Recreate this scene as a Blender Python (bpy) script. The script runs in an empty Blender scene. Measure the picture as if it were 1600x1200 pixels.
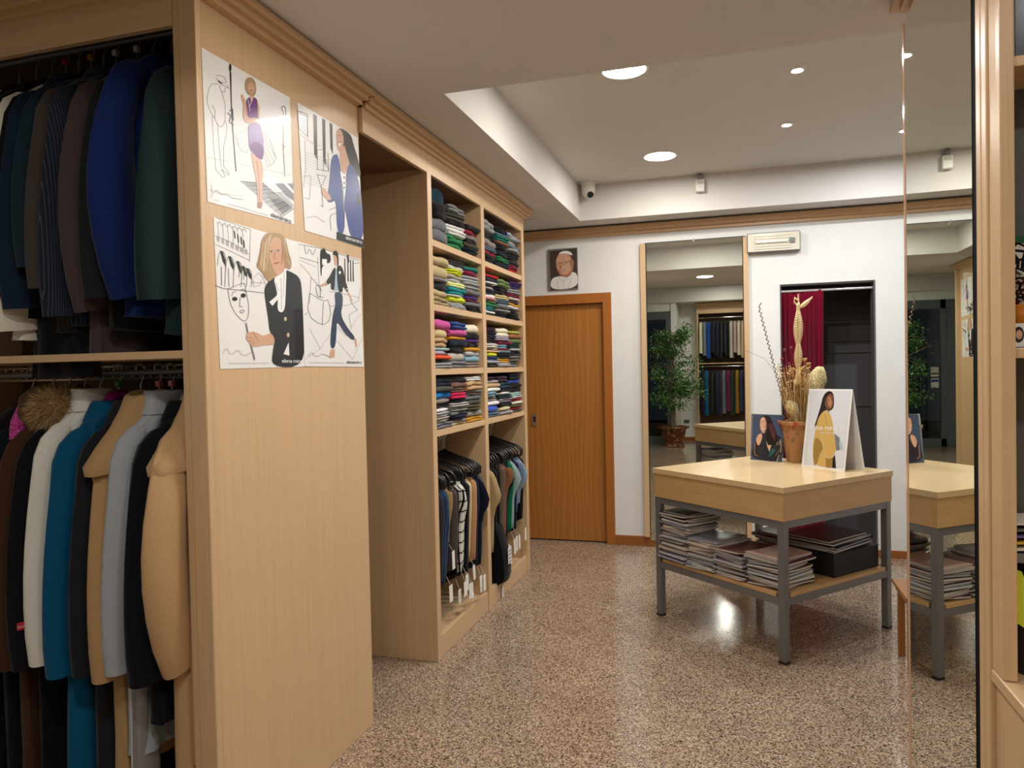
import bpy, bmesh, math, random
from math import sin, cos, pi, radians, sqrt
from mathutils import Vector, Matrix

S = bpy.context.scene
COL = S.collection
# ------------------------------------------------------------------ camera
F_PX = 1142.0
CR = Vector((0.95705, 0.28914, -0.02128)); CF = Vector((-0.28973, 0.95686, -0.02178))
CF.normalize(); CR = (CR - CR.dot(CF) * CF).normalized(); CU = CR.cross(CF)
CAM = Vector((0, 0, 1.55))
cam_data = bpy.data.cameras.new('camera'); cam_data.sensor_width = 36.0; cam_data.lens = F_PX / 1600 * 36
cam_data.clip_start = 0.05; cam_data.clip_end = 60
cam = bpy.data.objects.new('camera', cam_data); COL.objects.link(cam)
cam.matrix_world = Matrix(((CR.x, CU.x, -CF.x, 0), (CR.y, CU.y, -CF.y, 0), (CR.z, CU.z, -CF.z, 1.55), (0, 0, 0, 1)))
S.camera = cam
def on_plane(px, py, P0, n):
    """the point of a real plane (through P0, normal n) that the photograph shows at a pixel"""
    w = CR * ((px - 800) / F_PX) - CU * ((py - 600) / F_PX) + CF
    P0 = Vector(P0); n = Vector(n)
    return CAM + w * ((P0 - CAM).dot(n) / w.dot(n))
# ------------------------------------------------------------------ world + exposure
W = bpy.data.worlds.new('night'); S.world = W; W.use_nodes = True
W.node_tree.nodes['Background'].inputs[0].default_value = (0.0012, 0.0015, 0.002, 1)
W.node_tree.nodes['Background'].inputs[1].default_value = 1.0
S.view_settings.view_transform = 'Standard'; S.view_settings.look = 'None'
S.view_settings.gamma = 1.0; S.view_settings.use_curve_mapping = False
S.view_settings.exposure = 2.58
LAMP_BIG = 26.0; LAMP_SPOT = 560.0      # radiance of the ceiling lamps
random.seed(7)
# ------------------------------------------------------------------ materials
MATS = {}
def srgb(r, g, b):
    f = lambda c: (c / 12.92 if c <= 0.04045 else ((c + 0.055) / 1.055) ** 2.4)
    return (f(r / 255), f(g / 255), f(b / 255), 1)
def new_mat(name):
    m = bpy.data.materials.new(name); m.use_nodes = True
    nt = m.node_tree; b = nt.nodes['Principled BSDF']
    MATS[name] = m
    return m, nt, b
def nd(nt, t, **k):
    n = nt.nodes.new(t)
    for a, v in k.items(): setattr(n, a, v)
    return n
def coords(nt, scale=(1, 1, 1), kind='Object', rot=(0, 0, 0)):
    tc = nd(nt, 'ShaderNodeTexCoord'); mp = nd(nt, 'ShaderNodeMapping')
    mp.inputs['Scale'].default_value = scale; mp.inputs['Rotation'].default_value = rot
    nt.links.new(tc.outputs[kind], mp.inputs[0]); return mp.outputs[0]
def ramp(nt, fac, stops, interp='LINEAR'):
    r = nd(nt, 'ShaderNodeValToRGB'); r.color_ramp.interpolation = interp
    e = r.color_ramp.elements
    while len(e) < len(stops): e.new(0.5)
    for i, (p, c) in enumerate(stops): e[i].position = p; e[i].color = c
    nt.links.new(fac, r.inputs[0]); return r.outputs[0]
def bump(nt, b, h, strength, dist):
    n = nd(nt, 'ShaderNodeBump'); n.inputs['Strength'].default_value = strength; n.inputs['Distance'].default_value = dist
    nt.links.new(h, n.inputs['Height']); nt.links.new(n.outputs[0], b.inputs['Normal'])
def noise(nt, vec, scale, detail=4, rough=0.6, dist=0.0):
    n = nd(nt, 'ShaderNodeTexNoise'); n.inputs['Scale'].default_value = scale; n.inputs['Detail'].default_value = detail
    n.inputs['Roughness'].default_value = rough; n.inputs['Distortion'].default_value = dist
    nt.links.new(vec, n.inputs['Vector']); return n.outputs['Fac']
def plain(name, col, rough=0.5, metal=0.0, spec=0.5, emit=None, estr=0.0, alpha=None, coat=0.0, mottle=0.0):
    if name in MATS: return MATS[name]
    m, nt, b = new_mat(name)
    b.inputs['Base Color'].default_value = col; b.inputs['Roughness'].default_value = rough
    b.inputs['Metallic'].default_value = metal; b.inputs['Specular IOR Level'].default_value = spec
    b.inputs['Coat Weight'].default_value = coat
    if mottle:
        c = ramp(nt, noise(nt, coords(nt), 9, 5), [(0.3, tuple(x * (1 - mottle) for x in col[:3]) + (1,)), (0.7, tuple(min(1, x * (1 + mottle)) for x in col[:3]) + (1,))])
        nt.links.new(c, b.inputs['Base Color'])
    if emit: b.inputs['Emission Color'].default_value = emit; b.inputs['Emission Strength'].default_value = estr
    return m
def wood(name, c, scale, rough=0.35, amt=0.075, dist=0.8):
    m, nt, b = new_mat(name)
    v = coords(nt, scale)
    a = noise(nt, v, 1.0, 6, 0.65, dist)
    dk = tuple(x * (1 - amt) for x in c[:3]) + (1,); lt = tuple(x * (1 + amt * 0.7) for x in c[:3]) + (1,)
    nt.links.new(ramp(nt, a, [(0.32, dk), (0.5, c), (0.7, lt)]), b.inputs['Base Color'])
    b.inputs['Roughness'].default_value = rough; b.inputs['Specular IOR Level'].default_value = 0.45
    bump(nt, b, a, 0.05, 0.002)
    return m
BEECH = srgb(211, 177, 137)
wood('beech_vertical', BEECH, (70, 70, 2.0))
wood('beech_lengthwise', BEECH, (55, 1.6, 55))
wood('beech_crosswise', BEECH, (1.6, 55, 55))
wood('beech_dark', srgb(120, 84, 56), (40, 2, 40))
wood('beech_top', srgb(216, 188, 144), (9, 50, 50), rough=0.22)
def door_veneer():
    m, nt, b = new_mat('door_beech'); v = coords(nt, (1, 1, 0.16))
    w = nd(nt, 'ShaderNodeTexWave', bands_direction='X', wave_profile='SIN'); w.inputs['Scale'].default_value = 7; w.inputs['Distortion'].default_value = 9
    w.inputs['Detail'].default_value = 1.5; w.inputs['Detail Scale'].default_value = 0.9; nt.links.new(v, w.inputs['Vector'])
    f = noise(nt, coords(nt, (60, 60, 1.5)), 1, 5)
    mx = nd(nt, 'ShaderNodeMath', operation='MULTIPLY_ADD'); nt.links.new(w.outputs['Fac'], mx.inputs[0]); mx.inputs[1].default_value = 0.45; nt.links.new(f, mx.inputs[2])
    nt.links.new(ramp(nt, mx.outputs[0], [(0.35, srgb(168, 106, 46)), (0.7, srgb(175, 113, 50)), (1.0, srgb(182, 120, 56))]), b.inputs['Base Color'])
    b.inputs['Roughness'].default_value = 0.3
door_veneer()
wood('beech_table', srgb(200, 162, 112), (4, 4, 80), amt=0.09)
wood('door_frame_beech', srgb(172, 104, 44), (40, 40, 2), rough=0.3)
wood('skirting_wood', srgb(150, 92, 44), (2, 40, 40), rough=0.3)
wood('stool_wood', srgb(150, 92, 40), (30, 30, 2), rough=0.25)
wood('cornice_beech', srgb(204, 166, 124), (30, 3, 30), rough=0.4)
plain('wall_white', srgb(232, 232, 228), 0.7, mottle=0.02)
plain('ceiling_white', srgb(214, 210, 205), 0.8, mottle=0.015)
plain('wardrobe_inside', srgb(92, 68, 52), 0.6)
plain('steel_grey', srgb(122, 122, 124), 0.38, metal=0.35)
plain('chrome', (0.75, 0.75, 0.76, 1), 0.12, metal=1)
plain('wire', (0.72, 0.70, 0.68, 1), 0.3, metal=0.7)
plain('black_plastic', (0.010, 0.010, 0.012, 1), 0.28)
plain('black_matt', (0.006, 0.006, 0.007, 1), 0.7)
plain('white_plastic', srgb(225, 222, 212), 0.4)
plain('grey_plastic', srgb(120, 120, 120), 0.35)
plain('paper', srgb(238, 237, 236), 0.33, coat=0.12)
plain('paper_matt', srgb(236, 232, 222), 0.7)
plain('mirror_glass', (0.80, 0.84, 0.78, 1), 0.0, metal=1)
plain('mirror_edge', (0.006, 0.007, 0.007, 1), 0.8, spec=0.1)
plain('night_ground', (0.02, 0.02, 0.022, 1), 0.8)
plain('frame_aluminium', srgb(104, 112, 116), 0.4, metal=0.3)
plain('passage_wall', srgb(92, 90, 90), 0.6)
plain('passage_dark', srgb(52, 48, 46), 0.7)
plain('lamp_big', (1, 1, 1, 1), emit=(1.0, 0.945, 0.86, 1), estr=LAMP_BIG)
plain('lamp_spot', (1, 1, 1, 1), emit=(0.94, 0.97, 1.0, 1), estr=LAMP_SPOT)
plain('lamp_ring', srgb(235, 235, 232), 0.3)
plain('foliage_green', srgb(70, 112, 52), 0.4, mottle=0.35)
plain('bark', srgb(140, 124, 100), 0.8, mottle=0.3)
def glass_mat():
    m, nt, b = new_mat('window_glass')
    b.inputs['Base Color'].default_value = (0.9, 0.95, 0.95, 1); b.inputs['Roughness'].default_value = 0.0
    b.inputs['Transmission Weight'].default_value = 1.0; b.inputs['IOR'].default_value = 1.45
glass_mat()
def acrylic():
    m, nt, b = new_mat('acrylic')
    b.inputs['Base Color'].default_value = (0.97, 1, 1, 1); b.inputs['Roughness'].default_value = 0.02
    b.inputs['Transmission Weight'].default_value = 1.0; b.inputs['IOR'].default_value = 1.2
acrylic()
def granite():
    m, nt, b = new_mat('granite')
    v = coords(nt)
    vo = nd(nt, 'ShaderNodeTexVoronoi'); vo.inputs['Scale'].default_value = 190; nt.links.new(v, vo.inputs['Vector'])
    sx = nd(nt, 'ShaderNodeSeparateColor'); nt.links.new(vo.outputs['Color'], sx.inputs[0])
    c1 = ramp(nt, sx.outputs[0], [(0.0, srgb(72, 58, 50)), (0.12, srgb(118, 98, 84)), (0.28, srgb(158, 134, 114)), (0.52, srgb(186, 160, 136)),
                                 (0.72, srgb(206, 182, 152)), (0.87, srgb(222, 206, 182)), (0.95, srgb(160, 158, 154))], 'CONSTANT')
    f = noise(nt, v, 420, 3)
    mx = nd(nt, 'ShaderNodeMix', data_type='RGBA', blend_type='MULTIPLY'); mx.inputs['Factor'].default_value = 0.55
    nt.links.new(c1, mx.inputs['A']); nt.links.new(ramp(nt, f, [(0.35, (0.55, 0.52, 0.5, 1)), (0.6, (1, 1, 1, 1))]), mx.inputs['B'])
    mx2 = nd(nt, 'ShaderNodeMix', data_type='RGBA', blend_type='MULTIPLY'); mx2.inputs['Factor'].default_value = 1
    nt.links.new(mx.outputs['Result'], mx2.inputs['A'])
    nt.links.new(ramp(nt, noise(nt, v, 2.2, 4), [(0.35, (0.86, 0.84, 0.84, 1)), (0.65, (1, 1, 1, 1))]), mx2.inputs['B'])
    nt.links.new(mx2.outputs['Result'], b.inputs['Base Color'])
    b.inputs['Roughness'].default_value = 0.13; b.inputs['Specular IOR Level'].default_value = 0.55
    bump(nt, b, noise(nt, v, 14, 2), 0.02, 0.01)
granite()
def fabric(col, pat='knit', name=None):
    """cloth of one colour, with a knit / woven / tweed / stripe / check / print pattern"""
    key = name or 'cloth_%s_%02x%02x%02x' % (pat, *[int(255 * min(1, max(0, c)) ** 0.45) for c in col[:3]])
    if key in MATS: return MATS[key]
    m, nt, b = new_mat(key)
    b.inputs['Roughness'].default_value = 0.95; b.inputs['Specular IOR Level'].default_value = 0.15
    b.inputs['Sheen Weight'].default_value = 0.12; b.inputs['Sheen Roughness'].default_value = 0.4
    v = coords(nt)
    n = noise(nt, v, 260 if pat != 'wool' else 380, 3, 0.7)
    dk = tuple(x * 0.84 for x in col[:3]) + (1,); lt = tuple(min(1, x * 1.08) for x in col[:3]) + (1,)
    base = ramp(nt, n, [(0.3, dk), (0.65, lt)])
    W_, K_ = (0.75, 0.73, 0.70, 1), (0.012, 0.012, 0.015, 1)
    if pat == 'stripe':
        w = nd(nt, 'ShaderNodeTexWave', bands_direction='Y'); w.inputs['Scale'].default_value = 14; nt.links.new(v, w.inputs['Vector'])
        base = ramp(nt, w.outputs['Fac'], [(0.0, col), (0.55, col), (0.62, W_)], 'CONSTANT')
    elif pat == 'pinstripe':
        w = nd(nt, 'ShaderNodeTexWave', bands_direction='Y'); w.inputs['Scale'].default_value = 44
        vv = coords(nt, (1, 1, 1)); nt.links.new(vv, w.inputs['Vector'])
        base = ramp(nt, w.outputs['Fac'], [(0.0, col), (0.955, col), (0.99, tuple(x * 4 + 0.03 for x in col[:3]) + (1,))])
    elif pat == 'bands':
        w = nd(nt, 'ShaderNodeTexWave', bands_direction='Z'); w.inputs['Scale'].default_value = 22; w.inputs['Distortion'].default_value = 0.6
        nt.links.new(v, w.inputs['Vector'])
        base = ramp(nt, w.outputs['Fac'], [(0.0, K_), (0.5, col)], 'CONSTANT')
    elif pat == 'print':
        vo = nd(nt, 'ShaderNodeTexVoronoi', feature='DISTANCE_TO_EDGE'); vo.inputs['Scale'].default_value = 55; nt.links.new(v, vo.inputs['Vector'])
        base = ramp(nt, vo.outputs['Distance'], [(0.0, K_), (0.12, W_), (0.3, col)], 'CONSTANT')
    elif pat == 'tweed':
        base = ramp(nt, noise(nt, v, 170, 5, 0.8), [(0.38, tuple(x * 0.2 for x in col[:3]) + (1,)), (0.5, col), (0.6, tuple(min(1, x * 2.4 + 0.05) for x in col[:3]) + (1,))])
    elif pat == 'leopard':
        base = ramp(nt, noise(nt, v, 75, 3, 0.7), [(0.46, (0.02, 0.015, 0.012, 1)), (0.52, col), (0.62, (0.6, 0.5, 0.36, 1))], 'CONSTANT')
    elif pat == 'check':
        mx = nd(nt, 'ShaderNodeMix', data_type='RGBA', blend_type='MULTIPLY'); mx.inputs['Factor'].default_value = 1
        for i, (d, sc) in enumerate((('Z', 5.2), ('Y', 11.0))):
            w = nd(nt, 'ShaderNodeTexWave', bands_direction=d); w.inputs['Scale'].default_value = sc; nt.links.new(v, w.inputs['Vector'])
            nt.links.new(ramp(nt, w.outputs['Fac'], [(0.0, (0.015, 0.015, 0.015, 1)), (0.05, (1, 1, 1, 1)), (0.22, (0.03, 0.03, 0.03, 1)), (0.25, (1, 1, 1, 1))], 'CONSTANT'), mx.inputs['AB'[i]])
        mm = nd(nt, 'ShaderNodeMix', data_type='RGBA', blend_type='MULTIPLY'); mm.inputs['Factor'].default_value = 1
        nt.links.new(mx.outputs['Result'], mm.inputs['A']); mm.inputs['B'].default_value = col; base = mm.outputs['Result']
    nt.links.new(base, b.inputs['Base Color'])
    if pat == 'rib':
        w = nd(nt, 'ShaderNodeTexWave', bands_direction='Y'); w.inputs['Scale'].default_value = 45; nt.links.new(v, w.inputs['Vector'])
        bump(nt, b, w.outputs['Fac'], 0.6, 0.004)
    else: bump(nt, b, n, 0.35, 0.002)
    return m
# ------------------------------------------------------------------ mesh helpers
def soften(pts, it=2, closed=True):
    for _ in range(it):
        n = len(pts); q = [] if closed else [pts[0]]
        for i in range(n if closed else n - 1):
            a, b = pts[i], pts[(i + 1) % n]
            q.append(tuple(x * .75 + y * .25 for x, y in zip(a, b))); q.append(tuple(x * .25 + y * .75 for x, y in zip(a, b)))
        if not closed: q.append(pts[-1])
        pts = q
    return pts
class MB:
    def __init__(s): s.v = []; s.f = []; s.m = []; s.mi = 0
    def vert(s, p): s.v.append(tuple(p)); return len(s.v) - 1
    def face(s, ids): s.f.append(tuple(ids)); s.m.append(s.mi)
    def quad(s, *pts): s.face([s.vert(p) for p in pts])
    def box(s, x0, x1, y0, y1, z0, z1, mi=None):
        if mi is not None: s.mi = mi
        if x0 > x1: x0, x1 = x1, x0
        if y0 > y1: y0, y1 = y1, y0
        if z0 > z1: z0, z1 = z1, z0
        b = len(s.v)
        for z in (z0, z1):
            for x, y in ((x0, y0), (x1, y0), (x1, y1), (x0, y1)): s.v.append((x, y, z))
        for q in ((0, 3, 2, 1), (4, 5, 6, 7), (0, 1, 5, 4), (1, 2, 6, 5), (2, 3, 7, 6), (3, 0, 4, 7)):
            s.face([b + i for i in q])
        return s
    def prism(s, poly, zf, z1=None):
        """poly: list of xy, extruded from z0 to z1"""
        b = len(s.v); n = len(poly)
        for z in (zf, z1):
            for x, y in poly: s.v.append((x, y, z))
        s.face([b + i for i in range(n)][::-1]); s.face([b + n + i for i in range(n)])
        for i in range(n): j = (i + 1) % n; s.face((b + i, b + j, b + n + j, b + n + i))
        return s
    def solid(s, poly3, ext):
        """planar polygon of 3d points extruded by a vector"""
        b = len(s.v); n = len(poly3); ext = Vector(ext)
        for p in poly3: s.v.append(tuple(Vector(p)))
        for p in poly3: s.v.append(tuple(Vector(p) + ext))
        s.face([b + i for i in range(n)][::-1]); s.face([b + n + i for i in range(n)])
        for i in range(n): j = (i + 1) % n; s.face((b + i, b + j, b + n + j, b + n + i))
        return s
    def rings(s, rs, cap0=True, cap1=True):
        b = len(s.v); n = len(rs[0])
        for r in rs:
            for p in r: s.v.append(tuple(p))
        for k in range(len(rs) - 1):
            for i in range(n):
                j = (i + 1) % n
                s.face((b + k * n + i, b + k * n + j, b + (k + 1) * n + j, b + (k + 1) * n + i))
        if cap0: s.face([s.vert(p) for p in rs[0]][::-1])
        if cap1: s.face([s.vert(p) for p in rs[-1]])
        return s
    def tube(s, pts, r, n=8, closed=False):
        pts = [Vector(p) for p in pts]; rs = []
        up = None
        for i, p in enumerate(pts):
            t = (pts[min(i + 1, len(pts) - 1)] - pts[max(i - 1, 0)]).normalized()
            if up is None: up = t.orthogonal().normalized()
            up = (up - up.dot(t) * t)
            up = up.normalized() if up.length > 1e-6 else t.orthogonal().normalized()
            q = t.cross(up); rr = r[i] if isinstance(r, (list, tuple)) else r
            rs.append([p + up * rr * cos(2 * pi * k / n) + q * rr * sin(2 * pi * k / n) for k in range(n)])
        return s.rings(rs)
    def lathe(s, c, prof, n=24):
        c = Vector(c)
        return s.rings([[c + Vector((r * cos(2 * pi * k / n), r * sin(2 * pi * k / n), z)) for k in range(n)] for r, z in prof])
    def disc(s, c, r, z, n=28, up=False):
        ids = [s.vert((c[0] + r * cos(2 * pi * k / n), c[1] + r * sin(2 * pi * k / n), z)) for k in range(n)]
        s.face(ids if up else ids[::-1]); return s
    def build(s, name, mats, parent=None, smooth=False, bevel=0.0, recalc=True):
        me = bpy.data.meshes.new(name)
        me.from_pydata(s.v, [], s.f)
        if not isinstance(mats, (list, tuple)): mats = [mats]
        for m in mats: me.materials.append(MATS[m] if isinstance(m, str) else m)
        me.polygons.foreach_set('material_index', s.m)
        if smooth: me.polygons.foreach_set('use_smooth', [True] * len(s.f))
        if recalc:
            bm = bmesh.new(); bm.from_mesh(me); bmesh.ops.recalc_face_normals(bm, faces=bm.faces); bm.to_mesh(me); bm.free()
        me.update()
        o = bpy.data.objects.new(name, me); COL.objects.link(o)
        if parent is not None:
            o.parent = parent; o.location = -root_loc(parent)
            if parent.type == 'MESH': o.location = (0, 0, 0)
        if bevel:
            md = o.modifiers.new('bevel', 'BEVEL'); md.width = bevel; md.segments = 2; md.limit_method = 'ANGLE'; md.angle_limit = radians(50)
        return o
def root_loc(o): return Vector(o.location) if o.type == 'EMPTY' else Vector((0, 0, 0))
def thing(name, label, cat, loc=(0, 0, 0), group=None):
    o = bpy.data.objects.new(name, None); COL.objects.link(o); o.location = loc; o.empty_display_size = 0.05
    o['label'] = label; o['category'] = cat
    if group: o['group'] = group
    return o
def tag(o, label, cat, group=None):
    o['label'] = label; o['category'] = cat
    if group: o['group'] = group
    return o
def struct(o): o['kind'] = 'structure'; return o
def clone(root, loc, rz=None, label=None, group=None, mat=None):
    r = root.copy(); COL.objects.link(r); r.location = loc
    if rz is not None: r.rotation_euler = (0, 0, rz)
    if label: r['label'] = label
    if group: r['group'] = group
    for ch in list(root.children):
        c = ch.copy(); COL.objects.link(c); c.parent = r
        for g in list(ch.children):
            d = g.copy(); COL.objects.link(d); d.parent = c
    return r
def text_mesh(txt, spacing=1.0):
    cu = bpy.data.curves.new('lettering', 'FONT'); cu.body = txt; cu.size = 1; cu.resolution_u = 3; cu.space_character = spacing
    o = bpy.data.objects.new('lettering', cu); COL.objects.link(o)
    dg = bpy.context.evaluated_depsgraph_get(); me = bpy.data.meshes.new_from_object(o.evaluated_get(dg))
    vs = [v.co.copy() for v in me.vertices]; fs = [tuple(p.vertices) for p in me.polygons]
    bpy.data.objects.remove(o); bpy.data.curves.remove(cu); bpy.data.meshes.remove(me)
    return vs, fs
def put_text(mb, mi, txt, org, xv, yv, spacing=1.0):
    """lettering laid on a surface: total width = xv, letter height = yv"""
    vs, fs = text_mesh(txt, spacing)
    w = max(v.x for v in vs); b = len(mb.v); org = Vector(org); xv = Vector(xv); yv = Vector(yv)
    for v in vs: mb.v.append(tuple(org + xv * (v.x / w) + yv * (v.y / 0.72)))
    mb.mi = mi
    for f in fs: mb.face([b + i for i in f])
# ================================================================== the room
ZL, ZH = 2.76, 3.05          # low ceiling, recess ceiling
XL, XR, YF, YB = -2.95, 2.60, -3.10, 6.30
m = MB(); m.box(XL - 0.1, XR + 0.1, YF - 0.1, 7.9, -0.05, 0.0); struct(m.build('floor', 'granite'))
# ceiling: low slab with two recesses, one mesh
m = MB()
R1 = (-1.197, 2.05, 3.02, 6.009); R2 = (-2.60, 2.05, -1.98, 1.0)
def rect(x0, x1, y0, y1, z): m.quad((x0, y0, z), (x0, y1, z), (x1, y1, z), (x1, y0, z))
for y0, y1 in ((YF, R2[2]), (R2[3], R1[2]), (R1[3], YB + 0.1)): rect(XL, XR, y0, y1, ZL)
for (a, b, c, d) in (R1, R2):
    rect(XL, a, c, d, ZL); rect(b, XR, c, d, ZL); rect(a, b, c, d, ZH)
    m.quad((a, c, ZL), (a, d, ZL), (a, d, ZH), (a, c, ZH)); m.quad((b, c, ZL), (b, d, ZL), (b, d, ZH), (b, c, ZH))
    m.quad((a, c, ZL), (b, c, ZL), (b, c, ZH), (a, c, ZH)); m.quad((a, d, ZL), (b, d, ZL), (b, d, ZH), (a, d, ZH))
m.box(XL - 0.1, XR + 0.1, YF - 0.1, YB + 0.1, 3.10, 3.15)
struct(m.build('ceiling', 'ceiling_white', recalc=False))
# back wall with the door opening and the passage opening
PX0, PX1, PZ = 0.374, 1.068, 2.178
DX0, DX1, DZ = -1.80, -1.07, 2.10
m = MB()
m.box(XL, DX0, YB, YB + 0.15, 0, ZL + 0.02); m.box(DX0, DX1, YB, YB + 0.15, DZ, ZL + 0.02); m.box(DX1, PX0, YB, YB + 0.15, 0, ZL + 0.02)
m.box(PX0, PX1, YB, YB + 0.15, PZ, ZL + 0.02); m.box(PX1, XR, YB, YB + 0.15, 0, ZL + 0.02)
struct(m.build('wall_back', 'wall_white'))
m = MB(); m.box(XL - 0.1, XL, YF, YB + 0.15, 0, 3.1); struct(m.build('wall_left', 'wall_white'))
m = MB(); m.box(XR, XR + 0.1, YF, YB + 0.15, 0, 3.1); struct(m.build('wall_right', 'wall_white'))
m = MB()
m.box(-1.46, XR, -2.75, -2.65, 0, 3.1); m.box(-1.56, -1.46, -2.75, -2.03, 0, ZL + 0.02)
m.box(XL, -1.56, -2.12, -2.05, 2.60, ZL + 0.02)
struct(m.build('wall_front', 'wall_white'))
m = MB(); m.box(-1.455, -1.10, -2.655, -2.64, 0, 0.075); struct(m.build('baseboard_front', 'skirting_wood', bevel=0.002))
m = MB(); m.box(-0.997, PX0, YB - 0.015, YB, 0, 0.085); struct(m.build('baseboard_back', 'skirting_wood', bevel=0.002))
m = MB(); m.box(PX1, XR, YB - 0.015, YB, 0, 0.06); struct(m.build('baseboard_right', 'skirting_wood', bevel=0.002))
# cornice trim along the back wall
m = MB(); m.box(-1.95, XR, YB - 0.022, YB, 2.668, 2.752, 0); m.box(-1.95, XR, YB - 0.045, YB, 2.695, 2.745, 0); m.box(-1.95, XR, YB - 0.058, YB, 2.722, 2.745, 0)
struct(m.build('trim_1', 'cornice_beech', bevel=0.004))
# room behind the passage
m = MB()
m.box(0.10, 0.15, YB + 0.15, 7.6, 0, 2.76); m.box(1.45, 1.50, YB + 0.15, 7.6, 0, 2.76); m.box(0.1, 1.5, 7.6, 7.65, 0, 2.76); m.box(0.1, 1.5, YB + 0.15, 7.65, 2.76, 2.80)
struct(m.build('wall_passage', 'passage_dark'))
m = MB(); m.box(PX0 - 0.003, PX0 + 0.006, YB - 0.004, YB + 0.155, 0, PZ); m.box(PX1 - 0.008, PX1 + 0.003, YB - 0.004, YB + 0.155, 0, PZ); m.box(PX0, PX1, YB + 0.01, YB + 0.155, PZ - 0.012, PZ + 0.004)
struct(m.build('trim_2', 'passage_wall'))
t = thing('roller_shutter', 'dark grey slatted shutter closing the passage behind the red curtain', 'shutter', (0.8, 7.0, 0))
m = MB(); m.box(0.16, 1.44, 7.0, 7.02, 0.02, 2.5); m.build('panel', 'passage_wall', t)
m = MB()
for z in (0.5, 1.15, 1.62, 1.72): m.box(0.16, 1.44, 6.985, 7.0, z, z + 0.025)
m.build('rail', 'passage_wall', t, bevel=0.003)
# sliding door
dr = bpy.data.objects.new('door_1', None); COL.objects.link(dr); dr.location = (-1.43, YB, 0); dr['kind'] = 'structure'
m = MB(); m.box(DX0, DX1, YB + 0.035, YB + 0.07, 0.012, DZ); m.build('door_leaf', 'door_beech', dr)
m = MB(); m.box(DX0 - 0.075, DX0, YB - 0.015, YB + 0.15, 0, DZ + 0.0); m.box(DX1, DX1 + 0.073, YB - 0.015, YB + 0.15, 0, DZ + 0.085); m.box(DX0 - 0.075, DX1, YB - 0.015, YB + 0.15, DZ, DZ + 0.085)
m.build('door_frame', 'door_frame_beech', dr, bevel=0.002)
h = MB(); rs = []
for zz, rr in ((0.028, 0.022), (0.026, 0.024)): rs.append([(-1.712 + rr * cos(a) * 1.0, YB + zz, 1.085 + (0.038 if sin(a) > 0 else -0.038) + rr * sin(a)) for a in [2 * pi * k / 20 for k in range(20)]])
rs.insert(0, [(x, YB + 0.036, z) for x, y, z in rs[0]])
h.rings(rs); hd = h.build('door_handle', 'chrome', dr)
h = MB(); h.box(-1.722, -1.702, YB + 0.022, YB + 0.03, 1.06, 1.11); h.build('finger_pull', 'black_matt', hd)
# wall mirror on the back wall (it leans a little to the right)
aB = -0.0244; tB = Vector((cos(aB), sin(aB), 0)); nB = Vector((sin(aB), -cos(aB), 0)); cB = Vector((-0.30, YB - 0.03, 0))
t = thing('wall_mirror', 'tall wall mirror between two beech strips beside the orange wooden door', 'mirror', (-0.3, YB, 0))
def along(u, n, z): return cB + tB * u + nB * n + Vector((0, 0, z))
m = MB(); m.solid([along(-0.39, 0, 0.055), along(0.385, 0, 0.055), along(0.385, 0, 2.578), along(-0.39, 0, 2.578)], -nB * 0.006); m.build('glass', 'mirror_glass', t)
m = MB(); m.solid([along(-0.41, -0.0065, 0.055), along(0.41, -0.0065, 0.055), along(0.41, -0.0065, 2.585), along(-0.41, -0.0065, 2.585)], -nB * 0.012); m.build('backing', 'black_matt', t)
for x0, x1 in ((-0.742, -0.697), (0.091, 0.131)):
    m = MB(); m.box(x0, x1, YB - 0.042, YB, 0.085, 2.578); m.build('side_strip', 'beech_vertical', t, bevel=0.003)
m = MB(); m.tube([(-0.30, YB - 0.06, 2.578), (-0.30, YB - 0.045, 2.59), (-0.30, YB - 0.045, 2.55)], 0.006); m.build('clip', 'acrylic', t)
# ------------------------------------------------------------------ shop front, seen in the mirrors
w = bpy.data.objects.new('window_1', None); COL.objects.link(w); w.location = (-2.2, -2.05, 0); w['kind'] = 'structure'
m = MB()
m.box(-1.66, -1.56, -2.12, -2.04, 0, 2.60); m.box(-2.95, -2.86, -2.12, -2.04, 0, 2.60); m.box(-2.34, -2.25, -2.11, -2.045, 0, 2.60)
m.box(-2.95, -1.56, -2.11, -2.045, 0.0, 0.14); m.box(-2.95, -1.56, -2.11, -2.045, 2.44, 2.60)
m.build('window_frame', 'frame_aluminium', w, bevel=0.003)
m = MB(); m.box(-2.25, -1.66, -2.082, -2.074, 0.14, 2.44); m.build('window_pane', 'window_glass', w)
m = MB(); m.box(-2.86, -2.34, -2.10, -2.06, 0.14, 2.44); m.build('side_panel', 'frame_aluminium', w)
for k, (z, mat, lab) in enumerate(((1.04, 'paper_matt', 'white sheet with a blue band'), (1.24, 'paper_matt', 'white sheet with small print'))):
    p = thing('paper_notice', lab + ' on the glass shop front, ' + ('lower' if k == 0 else 'upper') + ' of two', 'notice', (-2.16, -2.07, z), 'notices on the shop glass')
    q = MB(); q.box(-2.225, -2.10, -2.0738, -2.0725, z, z + 0.17, 0)
    q.box(-2.22, -2.105, -2.0725, -2.072, z + (0.10 if k == 0 else 0.03), z + (0.15 if k == 0 else 0.07), 1)
    plain('notice_blue', srgb(50, 84, 160), 0.5); q.build('sheet', [mat, 'notice_blue' if k == 0 else 'grey_plastic'], p)
m = MB(); m.box(-9, 4, -9, -3.2, -0.12, -0.06); m.box(-9, -1.56, -3.2, -2.12, -0.12, -0.06); tag(m.build('night_pavement', 'night_ground'), 'dark pavement outside the glass shop front at night', 'pavement')
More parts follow.
